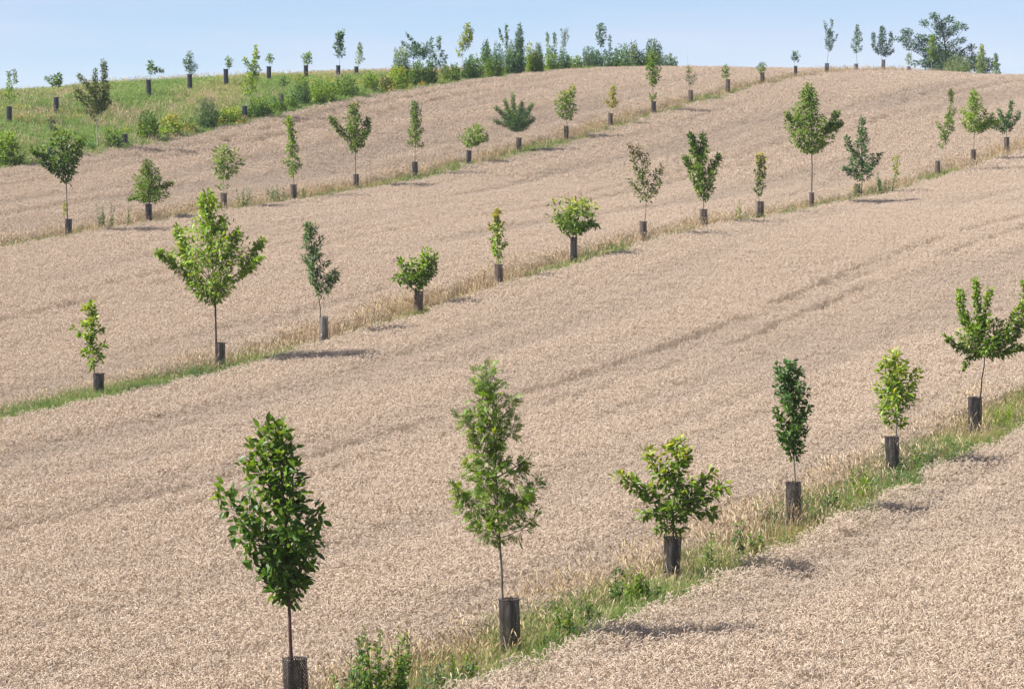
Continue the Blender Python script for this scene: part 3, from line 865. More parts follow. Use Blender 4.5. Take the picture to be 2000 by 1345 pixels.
tree(1914, dep(1914, A1), 'broad tree with several spiky upright limbs at the right edge, rightmost of the front row', G1,
     gtop=774, gu=1910, who='leaning under the rightmost front-row tree', trunk=[(1914, 774), (1920, 730), (1922, 695), (1912, 640)],
     prof=[(612,1880,1945),(630,1870,1960),(648,1862,1982),(665,1872,1990),(680,1884,1985),(694,1905,1955)],
     limbs=[([(1920,694),(1875,680),(1842,656)],9,-.2),([(1916,690),(1888,698),(1881,720)],5,0),([(1914,670),(1880,620),(1873,570)],12,.2),([(1915,660),(1905,600),(1900,545)],9,-.15),
            ([(1916,655),(1925,600),(1932,562)],9,.2),([(1925,685),(1970,630),(1992,590)],12,-.2),([(1925,690),(1985,650),(2005,600)],12,.15),([(1990,595),(1998,565),(1990,550)],6,-.2),([(1922,690),(1965,685),(1994,672)],11,-.3)],
     leaf=(.10,.5), pal='mid', tips='br', cov=1.9, nl=12, asc=.6, bark='dark', rt=.03, fine=True, single=280, parts=True)

# second row
T2 = dict(group=G2)
tree(187, dep(189, A2), 'slim yellow-green sapling, leftmost of the second row', G2, gtop=728, gu=189, who='under the leftmost second-row sapling', trunk=[(185,728),(183,700),(177,592)],
     prof=[(588,172,181),(600,166,192),(620,160,203),(640,164,205),(665,160,212),(690,163,213),(705,167,204),(716,178,194)], limbs=[([(182,670),(160,650),(147,640)],4,0)],
     leaf=(.16,.5), pal='br', tips='yg', cov=1.6, nl=12, bark='dark', rt=.016, fine=True, parts=True)
tree(424, dep(427, A2), 'large bright green tree with wide upswept arms and a tall pointed top, second row', G2, gtop=668, gu=427, who='with split black netting under the large wide-armed tree', trunk=[(422,668),(421,580),(415,470),(409,374)],
     prof=[(374,400,414),(388,388,425),(405,388,437),(430,376,456),(448,352,476),(465,340,486),(485,328,494),(505,332,490),(525,342,482),(545,360,470),(562,376,454),(578,390,440),(592,410,427)],
     limbs=[([(421,570),(350,520),(312,488)],12,-.3,.35),([(421,575),(372,520),(345,448)],12,.4,.4),([(421,570),(480,520),(512,468)],12,.35,.4),([(422,575),(475,535),(514,500)],8,-.4,.45),([(421,550),(450,490),(470,450)],11,-.2,.3),
            ([(418,450),(402,400),(396,382)],8,.1),([(418,460),(436,440),(441,422)],8,-.1)],
     leaf=(.17,.38), pal='br', tips='br', thin=.24, cov=1.6, nl=28, asc=1.0, bark='red', rt=.042, fine=True, parts=True, droop=.45)
tree(627, dep(630, A2), 'slender dark green tree with fine narrow leaves, tilted left, second row', G2, gtop=617, gu=630, gkind='grey', who='of straw-like strands under the tilted second-row tree', trunk=[(627,617),(621,560),(612,500),(604,438)],
     prof=[(434,598,612),(446,592,624),(470,592,634),(495,590,640),(510,594,648),(525,592,648),(545,602,640),(560,613,638),(576,617,634)], limbs=[([(622,590),(645,552),(657,532)],12,-.1,.3)],
     leaf=(.15,.26), pal='bg', tips='dk', cov=1.5, nl=16, bark='dark', rt=.022, fine=True, parts=True)
tree(816, dep(817, A2), 'small two-lobed green tree with drooping long leaves, second row', G2, gtop=568, gu=817, gkind='brown', who='with dry brown grass under the two-lobed tree', trunk=[(817,568),(817,545),(822,505)],
     prof=[(505,800,846),(520,792,850),(535,786,846),(548,790,835),(558,808,824)], limbs=[([(816,562),(795,545),(772,540)],13,-.2),([(816,560),(800,530),(783,512)],13,.2),([(818,558),(835,520),(832,490)],15,-.1),([(818,558),(845,525),(848,500)],12,.1)],
     leaf=(.19,.38), pal='mid', tips='br', cov=1.6, nl=8, bark='dark', rt=.018, fine=True, parts=True)
tree(973, dep(975, A2), 'narrow yellow-green sapling with sparse leaves, fifth in the second row', G2, gtop=516, gu=975, gkind='brown', who='frayed, under the narrow yellow-green sapling', trunk=[(973,516),(972,470),(970,412)],
     prof=[(410,966,974),(420,959,979),(440,956,986),(460,955,992),(475,957,990),(490,956,990),(500,961,984),(509,968,977)],
     leaf=(.15,.46), pal='br', tips='gold', cov=1.5, nl=12, bark='grey', rt=.015, fine=True, parts=True)
tree(1119, dep(1120, A2), 'bushy flat-topped light green tree with yellowish top, second row', G2, gtop=463, gu=1120, who='half hidden in grass under the bushy flat-topped tree', gw=.85, trunk=[(1119,463),(1122,440),(1130,395)],
     prof=[(384,1108,1152),(392,1074,1166),(405,1066,1169),(420,1069,1166),(435,1078,1162),(446,1092,1148),(456,1106,1134)], limbs=[([(1120,455),(1150,430),(1166,440)],9,-.2)],
     leaf=(.20,.36), pal='mid', tips='yg', cov=2.1, nl=18, asc=1.1, bark='dark', rt=.03, fine=True, parts=True)
tree(1259, dep(1258, A2), 'sparse brownish olive tree with thin twigs, second row', G2, gtop=432, gu=1257, gkind='brown', who='under the sparse brownish tree', trunk=[(1260,432),(1261,392),(1256,340),(1246,290)],
     prof=[(284,1238,1252),(300,1232,1266),(320,1234,1280),(340,1234,1290),(358,1232,1294),(375,1238,1288),(392,1250,1273)], limbs=[([(1258,370),(1236,310),(1229,280)],6,0),([(1260,385),(1238,365),(1228,348)],5,.1),([(1261,385),(1285,350),(1290,325)],7,-.1)],
     leaf=(.14,.42), pal='ol', tips='brn', cov=.85, nl=16, asc=1.0, bark='dark', rt=.020, fine=True, parts=True)
tree(1375, dep(1375, A2), 'dark green two-horned tree with level leaves, second row', G2, gtop=408, gu=1375, gkind='brown', who='straw brown, under the two-horned tree', trunk=[(1375,408),(1374,385),(1370,330),(1362,275)],
     prof=[(280,1348,1378),(300,1346,1388),(315,1338,1402),(330,1340,1404),(345,1346,1402),(365,1354,1396),(382,1362,1388),(392,1369,1381)], limbs=[([(1368,330),(1358,290),(1348,264)],9,-.1,.3),([(1370,320),(1374,285),(1373,263)],7,.1,.3),([(1372,345),(1400,320),(1403,304)],6,0,.3),([(1370,350),(1344,325),(1335,306)],6,0,.3)],
     leaf=(.17,.42), pal='mid', tips='dk', cov=1.9, nl=18, asc=1.1, bark='dark', rt=.024, fine=True, parts=True, droop=0)
tree(1484, dep(1485, A2), 'thin yellowing sapling with a narrow crown, second row', G2, gtop=393, gu=1484, gkind='brown', who='squat, under the thin yellowing sapling', gw=1.1, trunk=[(1483,393),(1482,360),(1485,302)],
     prof=[(300,1478,1491),(315,1472,1498),(335,1472,1500),(352,1472,1496),(368,1473,1493),(384,1475,1490)],
     leaf=(.16,.46), pal='ol', tips='gold', cov=1.4, nl=12, bark='grey', rt=.015, fine=True, parts=True)
tree(1585, dep(1585, A2), 'tall full mid-green tree with a stepped pointed crown, tallest of the second row', G2, gtop=376, gu=1585, gkind='brown', who='narrow brown, under the tallest second-row tree', gw=.8, trunk=[(1585,376),(1585,300),(1582,240),(1575,168)],
     prof=[(165,1569,1582),(180,1562,1594),(200,1558,1596),(214,1540,1598),(226,1536,1610),(240,1532,1630),(255,1534,1634),(270,1536,1628),(285,1552,1612),(298,1570,1594)], limbs=[([(1585,270),(1620,245),(1632,218)],9,-.2,.3),([(1583,250),(1545,235),(1534,222)],9,.1,.3),([(1586,260),(1630,250),(1641,240)],9,.2,.4)],
     leaf=(.165,.42), pal='mid', tips=None, cov=2.0, nl=30, asc=.9, bark='dark', rt=.036, fine=True, parts=True, droop=.5)
tree(1682, dep(1677, A2), 'blue-green tree with a thin wispy top, second row', G2, gtop=359, gu=1675, gkind='brown', who='open, beside the stem of the wispy blue-green tree', gw=.9, trunk=[(1683,359),(1682,300),(1683,230)],
     prof=[(228,1680,1685),(250,1674,1690),(268,1672,1694),(285,1664,1697),(300,1654,1706),(315,1652,1708),(330,1648,1714),(345,1660,1704),(352,1672,1694)], limbs=[([(1682,345),(1660,330),(1646,328)],8,0),([(1682,340),(1712,315),(1718,300)],6,.1),([(1682,310),(1658,290),(1652,268)],8,0)],
     leaf=(.15,.5), pal='bg', tips=None, cov=1.9, nl=20, bark='grey', rt=.03, parts=True)
tree(1750, dep(1750, A2), 'thin pale yellow-green seedling beside the wispy blue-green tree', G2, trunk=[(1750,360),(1749,305)], prof=[(304,1742,1756),(318,1743,1756),(332,1742,1760),(345,1744,1758),(352,1746,1755)],
     leaf=(.17,.4), pal='yg', cov=.9, nl=7, bark='grey', rt=.008)
tree(1838, dep(1834, A2), 'leaning narrow tree with one long thin top shoot near the right edge, second row', G2, gtop=314, gu=1831, gkind='brown', who='small faded, beside the leaning narrow tree', gw=.8, trunk=[(1837,314),(1842,280),(1850,240),(1855,176)],
     prof=[(174,1851,1857),(200,1853,1861),(222,1850,1866),(228,1832,1866),(245,1824,1866),(260,1828,1858),(275,1832,1850),(290,1834,1844)],
     leaf=(.15,.46), pal='mid', tips='ol', cov=1.8, nl=16, bark='pale', rt=.022, parts=True)
tree(1900, dep(1900, A2), 'vivid green tree with a wide low right arm near the right edge, second row', G2, gtop=292, gu=1900, gkind='brown', who='under the vivid green tree near the right edge', gw=.9, trunk=[(1901,292),(1902,260),(1900,178)],
     prof=[(176,1895,1906),(190,1892,1914),(205,1885,1918),(218,1872,1928),(232,1870,1930),(244,1880,1926),(258,1890,1914)], limbs=[([(1902,255),(1930,240),(1948,238)],9,-.2),([(1902,258),(1925,245),(1938,226)],9,.2)],
     leaf=(.17,.46), pal='br', cov=2.2, nl=18, bark='grey', rt=.026, parts=True)
tree(1964, dep(1965, A2), 'hazy blue-green tree with upswept limbs, rightmost of the second row', G2, gtop=268, gu=1965, gkind='brown', who='pale, under the rightmost second-row tree', trunk=[(1965,268),(1964,245),(1968,215)],
     prof=[(222,1955,1978),(235,1945,1980),(248,1944,1978),(258,1952,1974)], limbs=[([(1964,250),(1971,220),(1974,198)],7,0),([(1964,252),(1982,235),(1990,220)],7,-.1),([(1964,255),(1945,248),(1932,245)],7,.1),([(1964,250),(1955,228),(1950,215)],6,.1)],
     leaf=(.15,.46), pal='bg', cov=1.8, nl=12, bark='grey', rt=.024, parts=True)

# third row
tree(132, dep(133, A3), 'dark vase-shaped tree with curled leaves in front of the bank, leftmost of the third row', G3, gtop=427, gu=133, who='bulging, under the dark vase-shaped tree', trunk=[(132,427),(131,362),(126,300),(118,252)],
     prof=[(250,106,138),(265,100,152),(280,84,160),(295,84,162),(312,88,160),(330,101,150),(345,115,143),(358,125,138)], limbs=[([(130,345),(95,310),(66,292)],10,-.2,.3),([(130,350),(105,330),(82,318)],8,.2,.3),([(130,335),(155,300),(160,270)],10,.1)],
     leaf=(.19,.5), pal='dk', tips='mid', cov=2.0, nl=20, asc=1.1, bark='dark', rt=.03)
plant('young_tree', 131, dep(131, A3) + .003, 'small sprout of yellow-green leaves beside the trunk of the dark vase-shaped tree', 'tree', None, trunk=[(127,440),(126,395)], prof=[(394,122,130),(410,122,130),(424,124,131)], leaf=(.14,.4), pal='yg', cov=1.0, nl=4, rt=.007, seed=3)
tree(291, dep(291, A3), 'dense bushy light-tipped tree on a short stem, third row', G3, gtop=398, gu=291, who='under the dense bushy tree, third row', trunk=[(291,398),(292,360),(286,315)],
     prof=[(312,283,290),(326,279,306),(338,270,314),(350,258,322),(362,260,332),(375,258,334),(388,262,326),(394,276,308)], limbs=[([(290,390),(266,385),(253,388)],5,0),([(292,375),(325,360),(336,358)],6,0)],
     leaf=(.16,.36), pal='mid', tips='ol', cov=2.3, nl=22, bark='dark', rt=.04)
tree(436, dep(437, A3), 'walnut-like tree with a pale stem behind the top of the large wide-armed tree', G3, gtop=377, gu=437, gkind='brown', who='brown, behind the top of the large wide-armed tree', trunk=[(436,377),(437,348),(440,290)],
     prof=[(283,420,446),(295,416,470),(308,418,478),(320,412,474),(332,414,470),(342,418,454),(350,428,446)], limbs=[([(436,372),(430,366),(427,364)],3,0),([(437,372),(443,365),(445,362)],3,0)],
     leaf=(.22,.36), pal='mid', tips=None, cov=1.6, nl=16, bark='pale', rt=.022)
tree(574, dep(573, A3), 'slender light green column-shaped tree, third row', G3, gtop=360, gu=574, gkind='brown', who='green with weeds, under the light green column-shaped tree', trunk=[(574,360),(574,330),(566,232)],
     prof=[(229,556,571),(250,558,578),(275,561,583),(298,556,584),(315,554,590),(328,555,594),(338,562,588),(343,568,580)],
     leaf=(.17,.42), pal='mid', tips='br', cov=1.9, nl=18, bark='grey', rt=.02)
tree(695, dep(695, A3), 'tall vase-shaped green tree with drooping leaves and a bare stem, third row', G3, gtop=340, gu=696, who='slim, under the tall vase-shaped tree with the bare stem', gw=.85, trunk=[(695,340),(694,290),(692,204)],
     prof=[(199,682,700),(220,680,704),(235,672,716),(250,666,724),(265,672,722),(280,678,712),(295,687,700)], limbs=[([(693,285),(665,255),(648,230)],8,-.1,.3),([(694,285),(718,255),(718,232)],8,.1,.3)],
     leaf=(.19,.40), pal='mid', tips='ol', cov=2.1, nl=18, asc=1.2, bark='dark', rt=.024, droop=.5)
tree(811, dep(811, A3), 'narrow cone-shaped tree on a thin stem, third row', G3, gtop=316, gu=811, who='under the narrow cone-shaped tree', trunk=[(811,316),(811,285),(811,200)],
     prof=[(199,806,814),(215,804,822),(235,803,825),(252,798,826),(266,793,829),(278,798,829),(286,807,822)],
     leaf=(.17,.36), pal='mid', tips='bg', cov=2.1, nl=18, bark='dark', rt=.018)
tree(917, dep(915, A3), 'low umbrella-shaped walnut-like tree, third row', G3, gtop=294, gu=915, who='under the low umbrella-shaped tree', trunk=[(916,294),(920,275),(930,252)],
     prof=[(244,936,948),(252,912,950),(262,894,952),(272,894,948),(280,906,940),(285,914,926)], limbs=[([(917,288),(945,270),(952,272)],5,0)],
     leaf=(.22,.34), pal='mid', tips='br', cov=1.9, nl=13, bark='dark', rt=.016)
tree(1014, dep(1014, A3), 'broom-shaped blue-green tree with many fine upswept shoots, third row', G3, gtop=269, gu=1014, who='under the broom-shaped blue-green tree', trunk=[(1013,269),(1009,252)],
     prof=[(206,984,1034),(220,976,1040),(235,976,1040),(248,990,1034),(256,1002,1022)], limbs=[([(1010,250),(985,225),(968,210)],6,0),([(1010,250),(1003,215),(1001,183)],5,0),([(1010,250),(1030,220),(1040,203)],6,.1),([(1010,250),(990,245),(966,236)],5,-.1),([(1012,250),(1035,238),(1044,232)],5,0),([(1010,250),(992,215),(986,196)],5,.1),([(1010,250),(1018,220),(1020,200)],5,.1)],
     leaf=(.14,.24), pal='bg', tips='pale', cov=2.0, nl=24, asc=1.3, bark='dark', rt=.022)
tree(1106, dep(1106, A3), 'rounded tree with one yellow-green top shoot, third row', G3, gtop=246, gu=1106, who='under the rounded tree with the yellow-green shoot', trunk=[(1108,246),(1106,230),(1105,180)],
     prof=[(178,1100,1122),(188,1082,1124),(200,1083,1125),(212,1083,1128),(222,1086,1126),(232,1098,1116)], limbs=[([(1110,200),(1117,180),(1118,168)],6,0)],
     leaf=(.18,.42), pal='mid', tips='yg', cov=2.0, nl=16, bark='grey', rt=.02)
tree(1192, dep(1191, A3), 'small golden-green sapling with a crooked tip, third row', G3, gtop=221, gu=1192, gkind='brown', who='under the small golden-green sapling', trunk=[(1192,221),(1194,205),(1197,172)],
     prof=[(169,1194,1203),(180,1192,1202),(188,1186,1202),(196,1182,1206),(204,1184,1208),(210,1190,1202)],
     leaf=(.17,.42), pal='gold', tips='yg', cov=2.2, nl=10, bark='grey', rt=.014)
tree(1275, dep(1276, A3), 'heart-shaped green tree standing against the end of the hedge, third row', G3, gtop=198, gu=1276, who='tall, under the heart-shaped tree below the hedge end', trunk=[(1275,198),(1275,168),(1274,120)],
     prof=[(104,1268,1282),(118,1262,1286),(130,1260,1290),(140,1258,1290),(152,1261,1288),(162,1267,1282),(168,1271,1279)], limbs=[([(1275,196),(1279,188),(1280,184)],3,0),([(1275,196),(1271,188),(1270,186)],3,0)],
     leaf=(.19,.44), pal='mid', tips=None, cov=2.2, nl=16, asc=1.1, bark='dark', rt=.02)
tree(1347, dep(1348, A3), 'wispy straw-green sapling with a bare top, third row', G3, gtop=176, gu=1348, gkind='brown', who='under the wispy straw-green sapling', trunk=[(1347,176),(1347,160),(1341,106)],
     prof=[(128,1342,1350),(136,1339,1354),(148,1338,1362),(158,1340,1362),(168,1344,1354)], leaf=(.13,.36), pal='gy', tips='gold', cov=1.0, nl=14, bark='grey', rt=.013)
tree(1418, dep(1419, A3), 'tiny leafy tree on a tall guard, just below the crest, third row', G3, gtop=155, gu=1419, gkind='brown', who='tall, under the tiny leafy tree below the crest', trunk=[(1418,155),(1417,130)], prof=[(128,1410,1420),(138,1408,1424),(146,1408,1426),(153,1413,1421)], leaf=(.18,.42), pal='mid', tips='pale', cov=1.8, nl=10, rt=.012)
tree(1487, dep(1487, A3), 'short tuft-like sapling crossing the skyline, third row', G3, gtop=142, gu=1487, gkind='brown', who='under the tuft-like sapling on the skyline', trunk=[(1487,142),(1487,126)], prof=[(123,1479,1494),(130,1477,1497),(138,1479,1496),(142,1483,1490)], leaf=(.16,.36), pal='mid', tips='gy', cov=1.7, nl=10, rt=.012)
tree(1552, dep(1553, A3), 'small round-headed tree on the skyline right of centre', G3, gtop=129, gu=1552, who='thin, under the small round-headed skyline tree', gw=.85, trunk=[(1552,129),(1552,102)], prof=[(100,1548,1558),(106,1545,1562),(113,1545,1562),(120,1549,1558)], leaf=(.17,.42), pal='fd', tips='bg', cov=1.9, nl=10, rt=.012)
tree(1613, dep(1612, A3), 'thin tree with a forked bare top on the skyline', G3, gtop=124, gu=1612, who='dark, under the fork-topped skyline tree', trunk=[(1615,124),(1617,98),(1620,60),(1623,44)],
     prof=[(58,1614,1628),(68,1611,1629),(80,1609,1631),(90,1611,1628),(99,1615,1621)], limbs=[([(1618,75),(1612,52),(1610,44)],3,0),([(1619,70),(1624,50),(1623,40)],3,0),([(1619,85),(1632,76),(1635,68)],2,0)], leaf=(.16,.4), pal='fd', tips='ol', cov=1.4, nl=14, asc=1.3, bark='dark', rt=.016)
tree(1673, dep(1671, A3), 'slim pale blue-green pointed tree on the skyline', G3, gtop=125, gu=1670, gkind='brown', who='left of the stem of the slim pale skyline tree', trunk=[(1673,125),(1673,100),(1673,52)],
     prof=[(50,1671,1675),(62,1668,1682),(74,1665,1684),(85,1661,1684),(95,1663,1684),(104,1667,1680)], leaf=(.16,.4), pal='bg', tips='gy', cov=1.5, nl=16, bark='dark', rt=.015)
tree(1722, dep(1722, A3), 'dark trident-shaped tree on the skyline left of the big oak-like tree', G3, gtop=117, gu=1722, gkind='brown', who='yellowish, under the trident-shaped skyline tree', trunk=[(1722,117),(1722,100),(1722,48)],
     prof=[(52,1718,1726),(70,1716,1730),(85,1710,1736),(98,1710,1736),(108,1714,1730)], limbs=[([(1722,108),(1706,92),(1705,65)],5,0),([(1722,108),(1738,92),(1739,65)],4,0),([(1722,110),(1738,104),(1744,98)],4,0)], leaf=(.18,.42), pal='fd', tips='fd', cov=1.9, nl=16, asc=1.2, bark='dark', rt=.018)
tree(1774, dep(1773, A3), 'tiny pale green tree in front of the left side of the big skyline tree', G3, gtop=130, gu=1772, gkind='brown', who='faded, left of the big skyline tree', trunk=[(1774,130),(1774,106)], prof=[(104,1770,1779),(112,1768,1782),(120,1769,1781),(126,1771,1777)], leaf=(.16,.4), pal='pale', cov=1.6, nl=8, rt=.012)
tree(1819, dep(1819, A3), 'light green oval-crowned tree in front of the middle of the big skyline tree', G3, trunk=[(1819,140),(1819,118),(1820,72)], prof=[(70,1816,1824),(82,1811,1828),(95,1809,1830),(106,1809,1829),(117,1814,1825)], leaf=(.2,.42), pal='mid', tips='br', cov=2.2, nl=14, bark='pale', rt=.02)
tree(1868, dep(1865, A3), 'silvery light green conifer-like bush at the foot of the big skyline tree', G3, prof=[(106,1862,1880),(114,1850,1892),(124,1842,1898),(134,1840,1902),(144,1842,1904)], leaf=(.24,.22), pal='pale', tips='gy', cov=1.9, nl=30, multi=True, rt=.02)
tree(1916, dep(1915, A3), 'yellowish green pointed tree right of the big skyline tree', G3, trunk=[(1916,142),(1917,86)], prof=[(88,1915,1918),(98,1912,1921),(108,1906,1926),(122,1902,1930),(136,1902,1932),(146,1906,1930)], leaf=(.19,.38), pal='pale', tips='yg', cov=1.8, nl=18, rt=.02)
tree(1946, dep(1945, A3), 'narrow green sapling at the right end of the skyline trees', G3, trunk=[(1946,146),(1944,108)], prof=[(105,1942,1945),(115,1940,1950),(126,1938,1953),(138,1938,1954),(148,1941,1955)], leaf=(.18,.38), pal='mid', tips='bg', cov=2.0, nl=14, rt=.014)

# big tree behind the crest
plant('large_tree', 1838, 7.55, 'big dark spreading oak-like tree behind the crest at upper right', 'tree', None, trunk=[(1850,140),(1848,110),(1842,70),(1828,34)],
      prof=[(100,1812,1866),(112,1806,1872),(126,1798,1890),(140,1790,1920)],
      clumps=[(1824,33,9),(1804,47,8),(1853,39,9),(1834,49,13),(1869,51,9),(1880,55,6),(1841,65,15),(1859,61,11),(1765,61,6),(1778,63,6),(1769,74,9),(1748,77,4),(1757,78,5),(1777,88,12),(1800,76,11),(1800,94,12),(1820,78,11),(1816,104,12),(1834,94,12),(1857,88,9),(1871,80,7),(1881,78,5),(1849,104,12),
              (1875,100,8),(1896,94,8),(1882,106,6),(1898,111,8),(1804,123,10),(1828,125,14),(1847,119,14),(1785,125,6),(1882,127,14),(1929,121,8),(1929,135,10),(1894,125,13),(1910,118,11),(1914,133,12),(1940,130,8),(1866,112,12),(1830,110,12)],
      leaf=(.24,.5), pal='fd', tips='fd', cov=2.3, nl=14, asc=.5, bark='dark', rt=.14, seed=77)

# trees on the meadow bank
tree(20, 4.45, 'thin two-stemmed pale sapling at the left edge of the meadow bank', G4, gtop=208, gu=20, gkind='blue', who='at the left edge of the meadow bank', trunk=[(20,208),(20,190),(20,150)], prof=[(140,17,23),(152,16,24),(164,15,25),(174,13,30),(184,8,36),(196,10,36)], limbs=[([(22,185),(31,160),(30,136)],4,0,.4)], leaf=(.17,.4), pal='br', tips='gy', cov=1.2, nl=12, rt=.012)
tree(112, 4.57, 'two-tufted small tree on a pale stem, second from the left on the bank', G4, gtop=190, gu=112, gkind='blue', who='under the two-tufted bank tree', trunk=[(113,190),(114,168),(112,152)], prof=[(146,106,120),(152,96,122),(160,96,122),(167,106,117)], limbs=[([(113,170),(100,158),(92,153)],5,0),([(113,168),(118,155),(118,148)],6,.1)], leaf=(.2,.42), pal='mid', tips='dk', cov=2.0, nl=9, bark='pale', rt=.014)
tree(191, dep(191, 5.56), 'tall dark olive tree with upswept feathery limbs and bare pale trunk at the bank foot', G4, trunk=[(191,288),(190,240),(187,205),(188,170)],
     prof=[(166,172,206),(180,170,212),(195,174,212),(208,182,208),(222,186,200)],
     limbs=[([(187,210),(166,185),(148,173)],5,-.1),([(188,222),(170,205),(148,185)],5,.1,.2),([(189,236),(178,222),(168,219)],4,0),([(188,195),(172,165),(154,148)],7,.1),([(188,190),(188,160),(188,137)],6,-.1),([(190,195),(206,155),(205,122)],8,0,.2),([(190,225),(206,210),(217,197)],5,.1),([(190,200),(210,180),(211,165)],7,-.1),([(190,215),(206,195),(209,186)],7,0)],
     leaf=(.17,.36), pal='ol', tips='gy', cov=1.9, nl=14, asc=1.3, bark='pale', rt=.035)
tree(98, dep(98, 5.58), 'thin sapling with a small brownish head behind the dark vase-shaped tree', G4, trunk=[(100,290),(99,232)], prof=[(230,96,108),(240,96,111),(250,97,111),(256,101,108)], leaf=(.16,.4), pal='gy', tips='brn', cov=1.8, nl=8, rt=.012, gtop=287, gu=99, gkind='blue', who='short, behind the dark vase-shaped tree')
tree(247, dep(247, 5.56), 'tiny yellowish sapling at the bank foot between two bushes', G4, gtop=262, gu=247, gkind='blue', who='at the bank foot left of the round green bush', trunk=[(247,262),(247,246)], prof=[(245,240,252),(252,240,254),(260,242,252)], leaf=(.15,.4), pal='yg', cov=1.2, nl=6, rt=.008)
tree(294, 4.82, 'small tree with a low right-hand branch on the bank', G4, gtop=156, gu=294, gkind='blue', who='under the bank tree with the low right-hand branch', trunk=[(294,156),(295,142),(295,122)], prof=[(119,293,301),(127,287,302),(136,287,303),(143,288,300)], limbs=[([(295,148),(308,135),(318,139)],4,0,.3)], leaf=(.2,.4), pal='mid', tips='dk', cov=2.0, nl=11, rt=.012)
tree(373, 4.94, 'vase-shaped blue-green tree on the bank', G4, gtop=145, gu=373, gkind='blue', who='under the vase-shaped blue-green bank tree', trunk=[(373,145),(371,125),(370,104)], prof=[(102,366,374),(112,362,381),(124,362,381),(136,364,382),(144,369,379)], limbs=[([(374,143),(382,134),(385,128)],3,0),([(372,142),(362,128),(361,118)],3,0)], leaf=(.18,.3), pal='bg', tips='gy', cov=1.4, nl=16, asc=1.3, rt=.014)
tree(445, 5.05, 'small star-shaped tree on the bank left of the tall yellow-green tree', G4, gtop=135, gu=444, gkind='blue', who='left of the tall yellow-green bank tree', trunk=[(446,135),(447,116)], prof=[(112,442,454),(119,440,455),(126,441,456),(131,443,450)], leaf=(.2,.36), pal='mid', tips='br', cov=1.9, nl=10, rt=.01)
tree(482, dep(482, 5.57), 'tall light yellow-green tree with a thin pointed top at the bank edge', G4, gtop=207, gu=480, gkind='blue', who='low in the weeds under the tall yellow-green bank tree', trunk=[(481,207),(487,180),(494,140),(501,92)],
     prof=[(90,499,503),(104,497,506),(116,496,506),(126,488,505),(138,486,504),(148,480,507),(158,476,504),(168,469,506),(178,470,504),(184,480,492)], limbs=[([(492,140),(482,125),(479,113)],4,0,.3),([(494,150),(506,142),(509,135)],3,0)], leaf=(.19,.42), pal='br', tips='yg', cov=1.9, nl=20, asc=1.1, bark='pale', rt=.022)
tree(527, 5.19, 'little round-crowned tree right of the tall yellow-green bank tree', G4, gtop=130, gu=527, gkind='blue', who='right of the tall yellow-green bank tree', trunk=[(527,130),(528,106)], prof=[(104,526,530),(111,521,534),(118,520,536),(123,524,533)], leaf=(.19,.4), pal='mid', tips='pale', cov=1.9, nl=9, rt=.01)
tree(552, dep(552, 5.57), 'stunted sapling with a bluish head in the yellow flowers of the bank', G4, gtop=184, gu=551, gkind='brown', who='standing in yellow flowers at the bank edge', trunk=[(553,184),(554,152)], prof=[(148,550,558),(156,548,561),(164,548,562),(172,551,559)], leaf=(.17,.36), pal='bg', tips='mid', cov=1.5, nl=9, rt=.01)
tree(599, 5.32, 'small broad tree with horizontal shoots on the bank skyline', G4, gtop=128, gu=599, gkind='blue', who='under the broad tree with horizontal shoots on the bank', trunk=[(599,128),(600,106)], prof=[(103,590,608),(110,588,610),(117,591,610),(126,594,606)], leaf=(.2,.36), pal='mid', tips='br', cov=2.0, nl=11, rt=.012)
tree(663, 5.43, 'dark green tall tree with a split top on the bank skyline', G4, gtop=128, gu=662, gkind='blue', who='under the dark split-topped tree on the bank skyline', trunk=[(664,128),(664,110),(664,66)], prof=[(62,661,671),(74,657,670),(86,653,673),(98,652,675),(107,654,676),(112,661,668)], limbs=[([(664,90),(660,72),(659,66)],3,0),([(664,88),(669,70),(672,61)],3,0)], leaf=(.2,.42), pal='fd', tips='mid', cov=2.2, nl=16, asc=1.1, rt=.015)
tree(699, 5.49, 'thin pale pointed tree on the bank skyline, right of the dark split-topped tree', G4, gtop=130, gu=697, gkind='blue', who='under the thin pale pointed tree on the bank skyline', trunk=[(699,130),(703,100),(704,84)], prof=[(85,701,706),(98,698,708),(110,694,710),(118,693,712),(125,697,708)], leaf=(.18,.4), pal='pale', tips='gy', cov=1.5, nl=13, rt=.013)

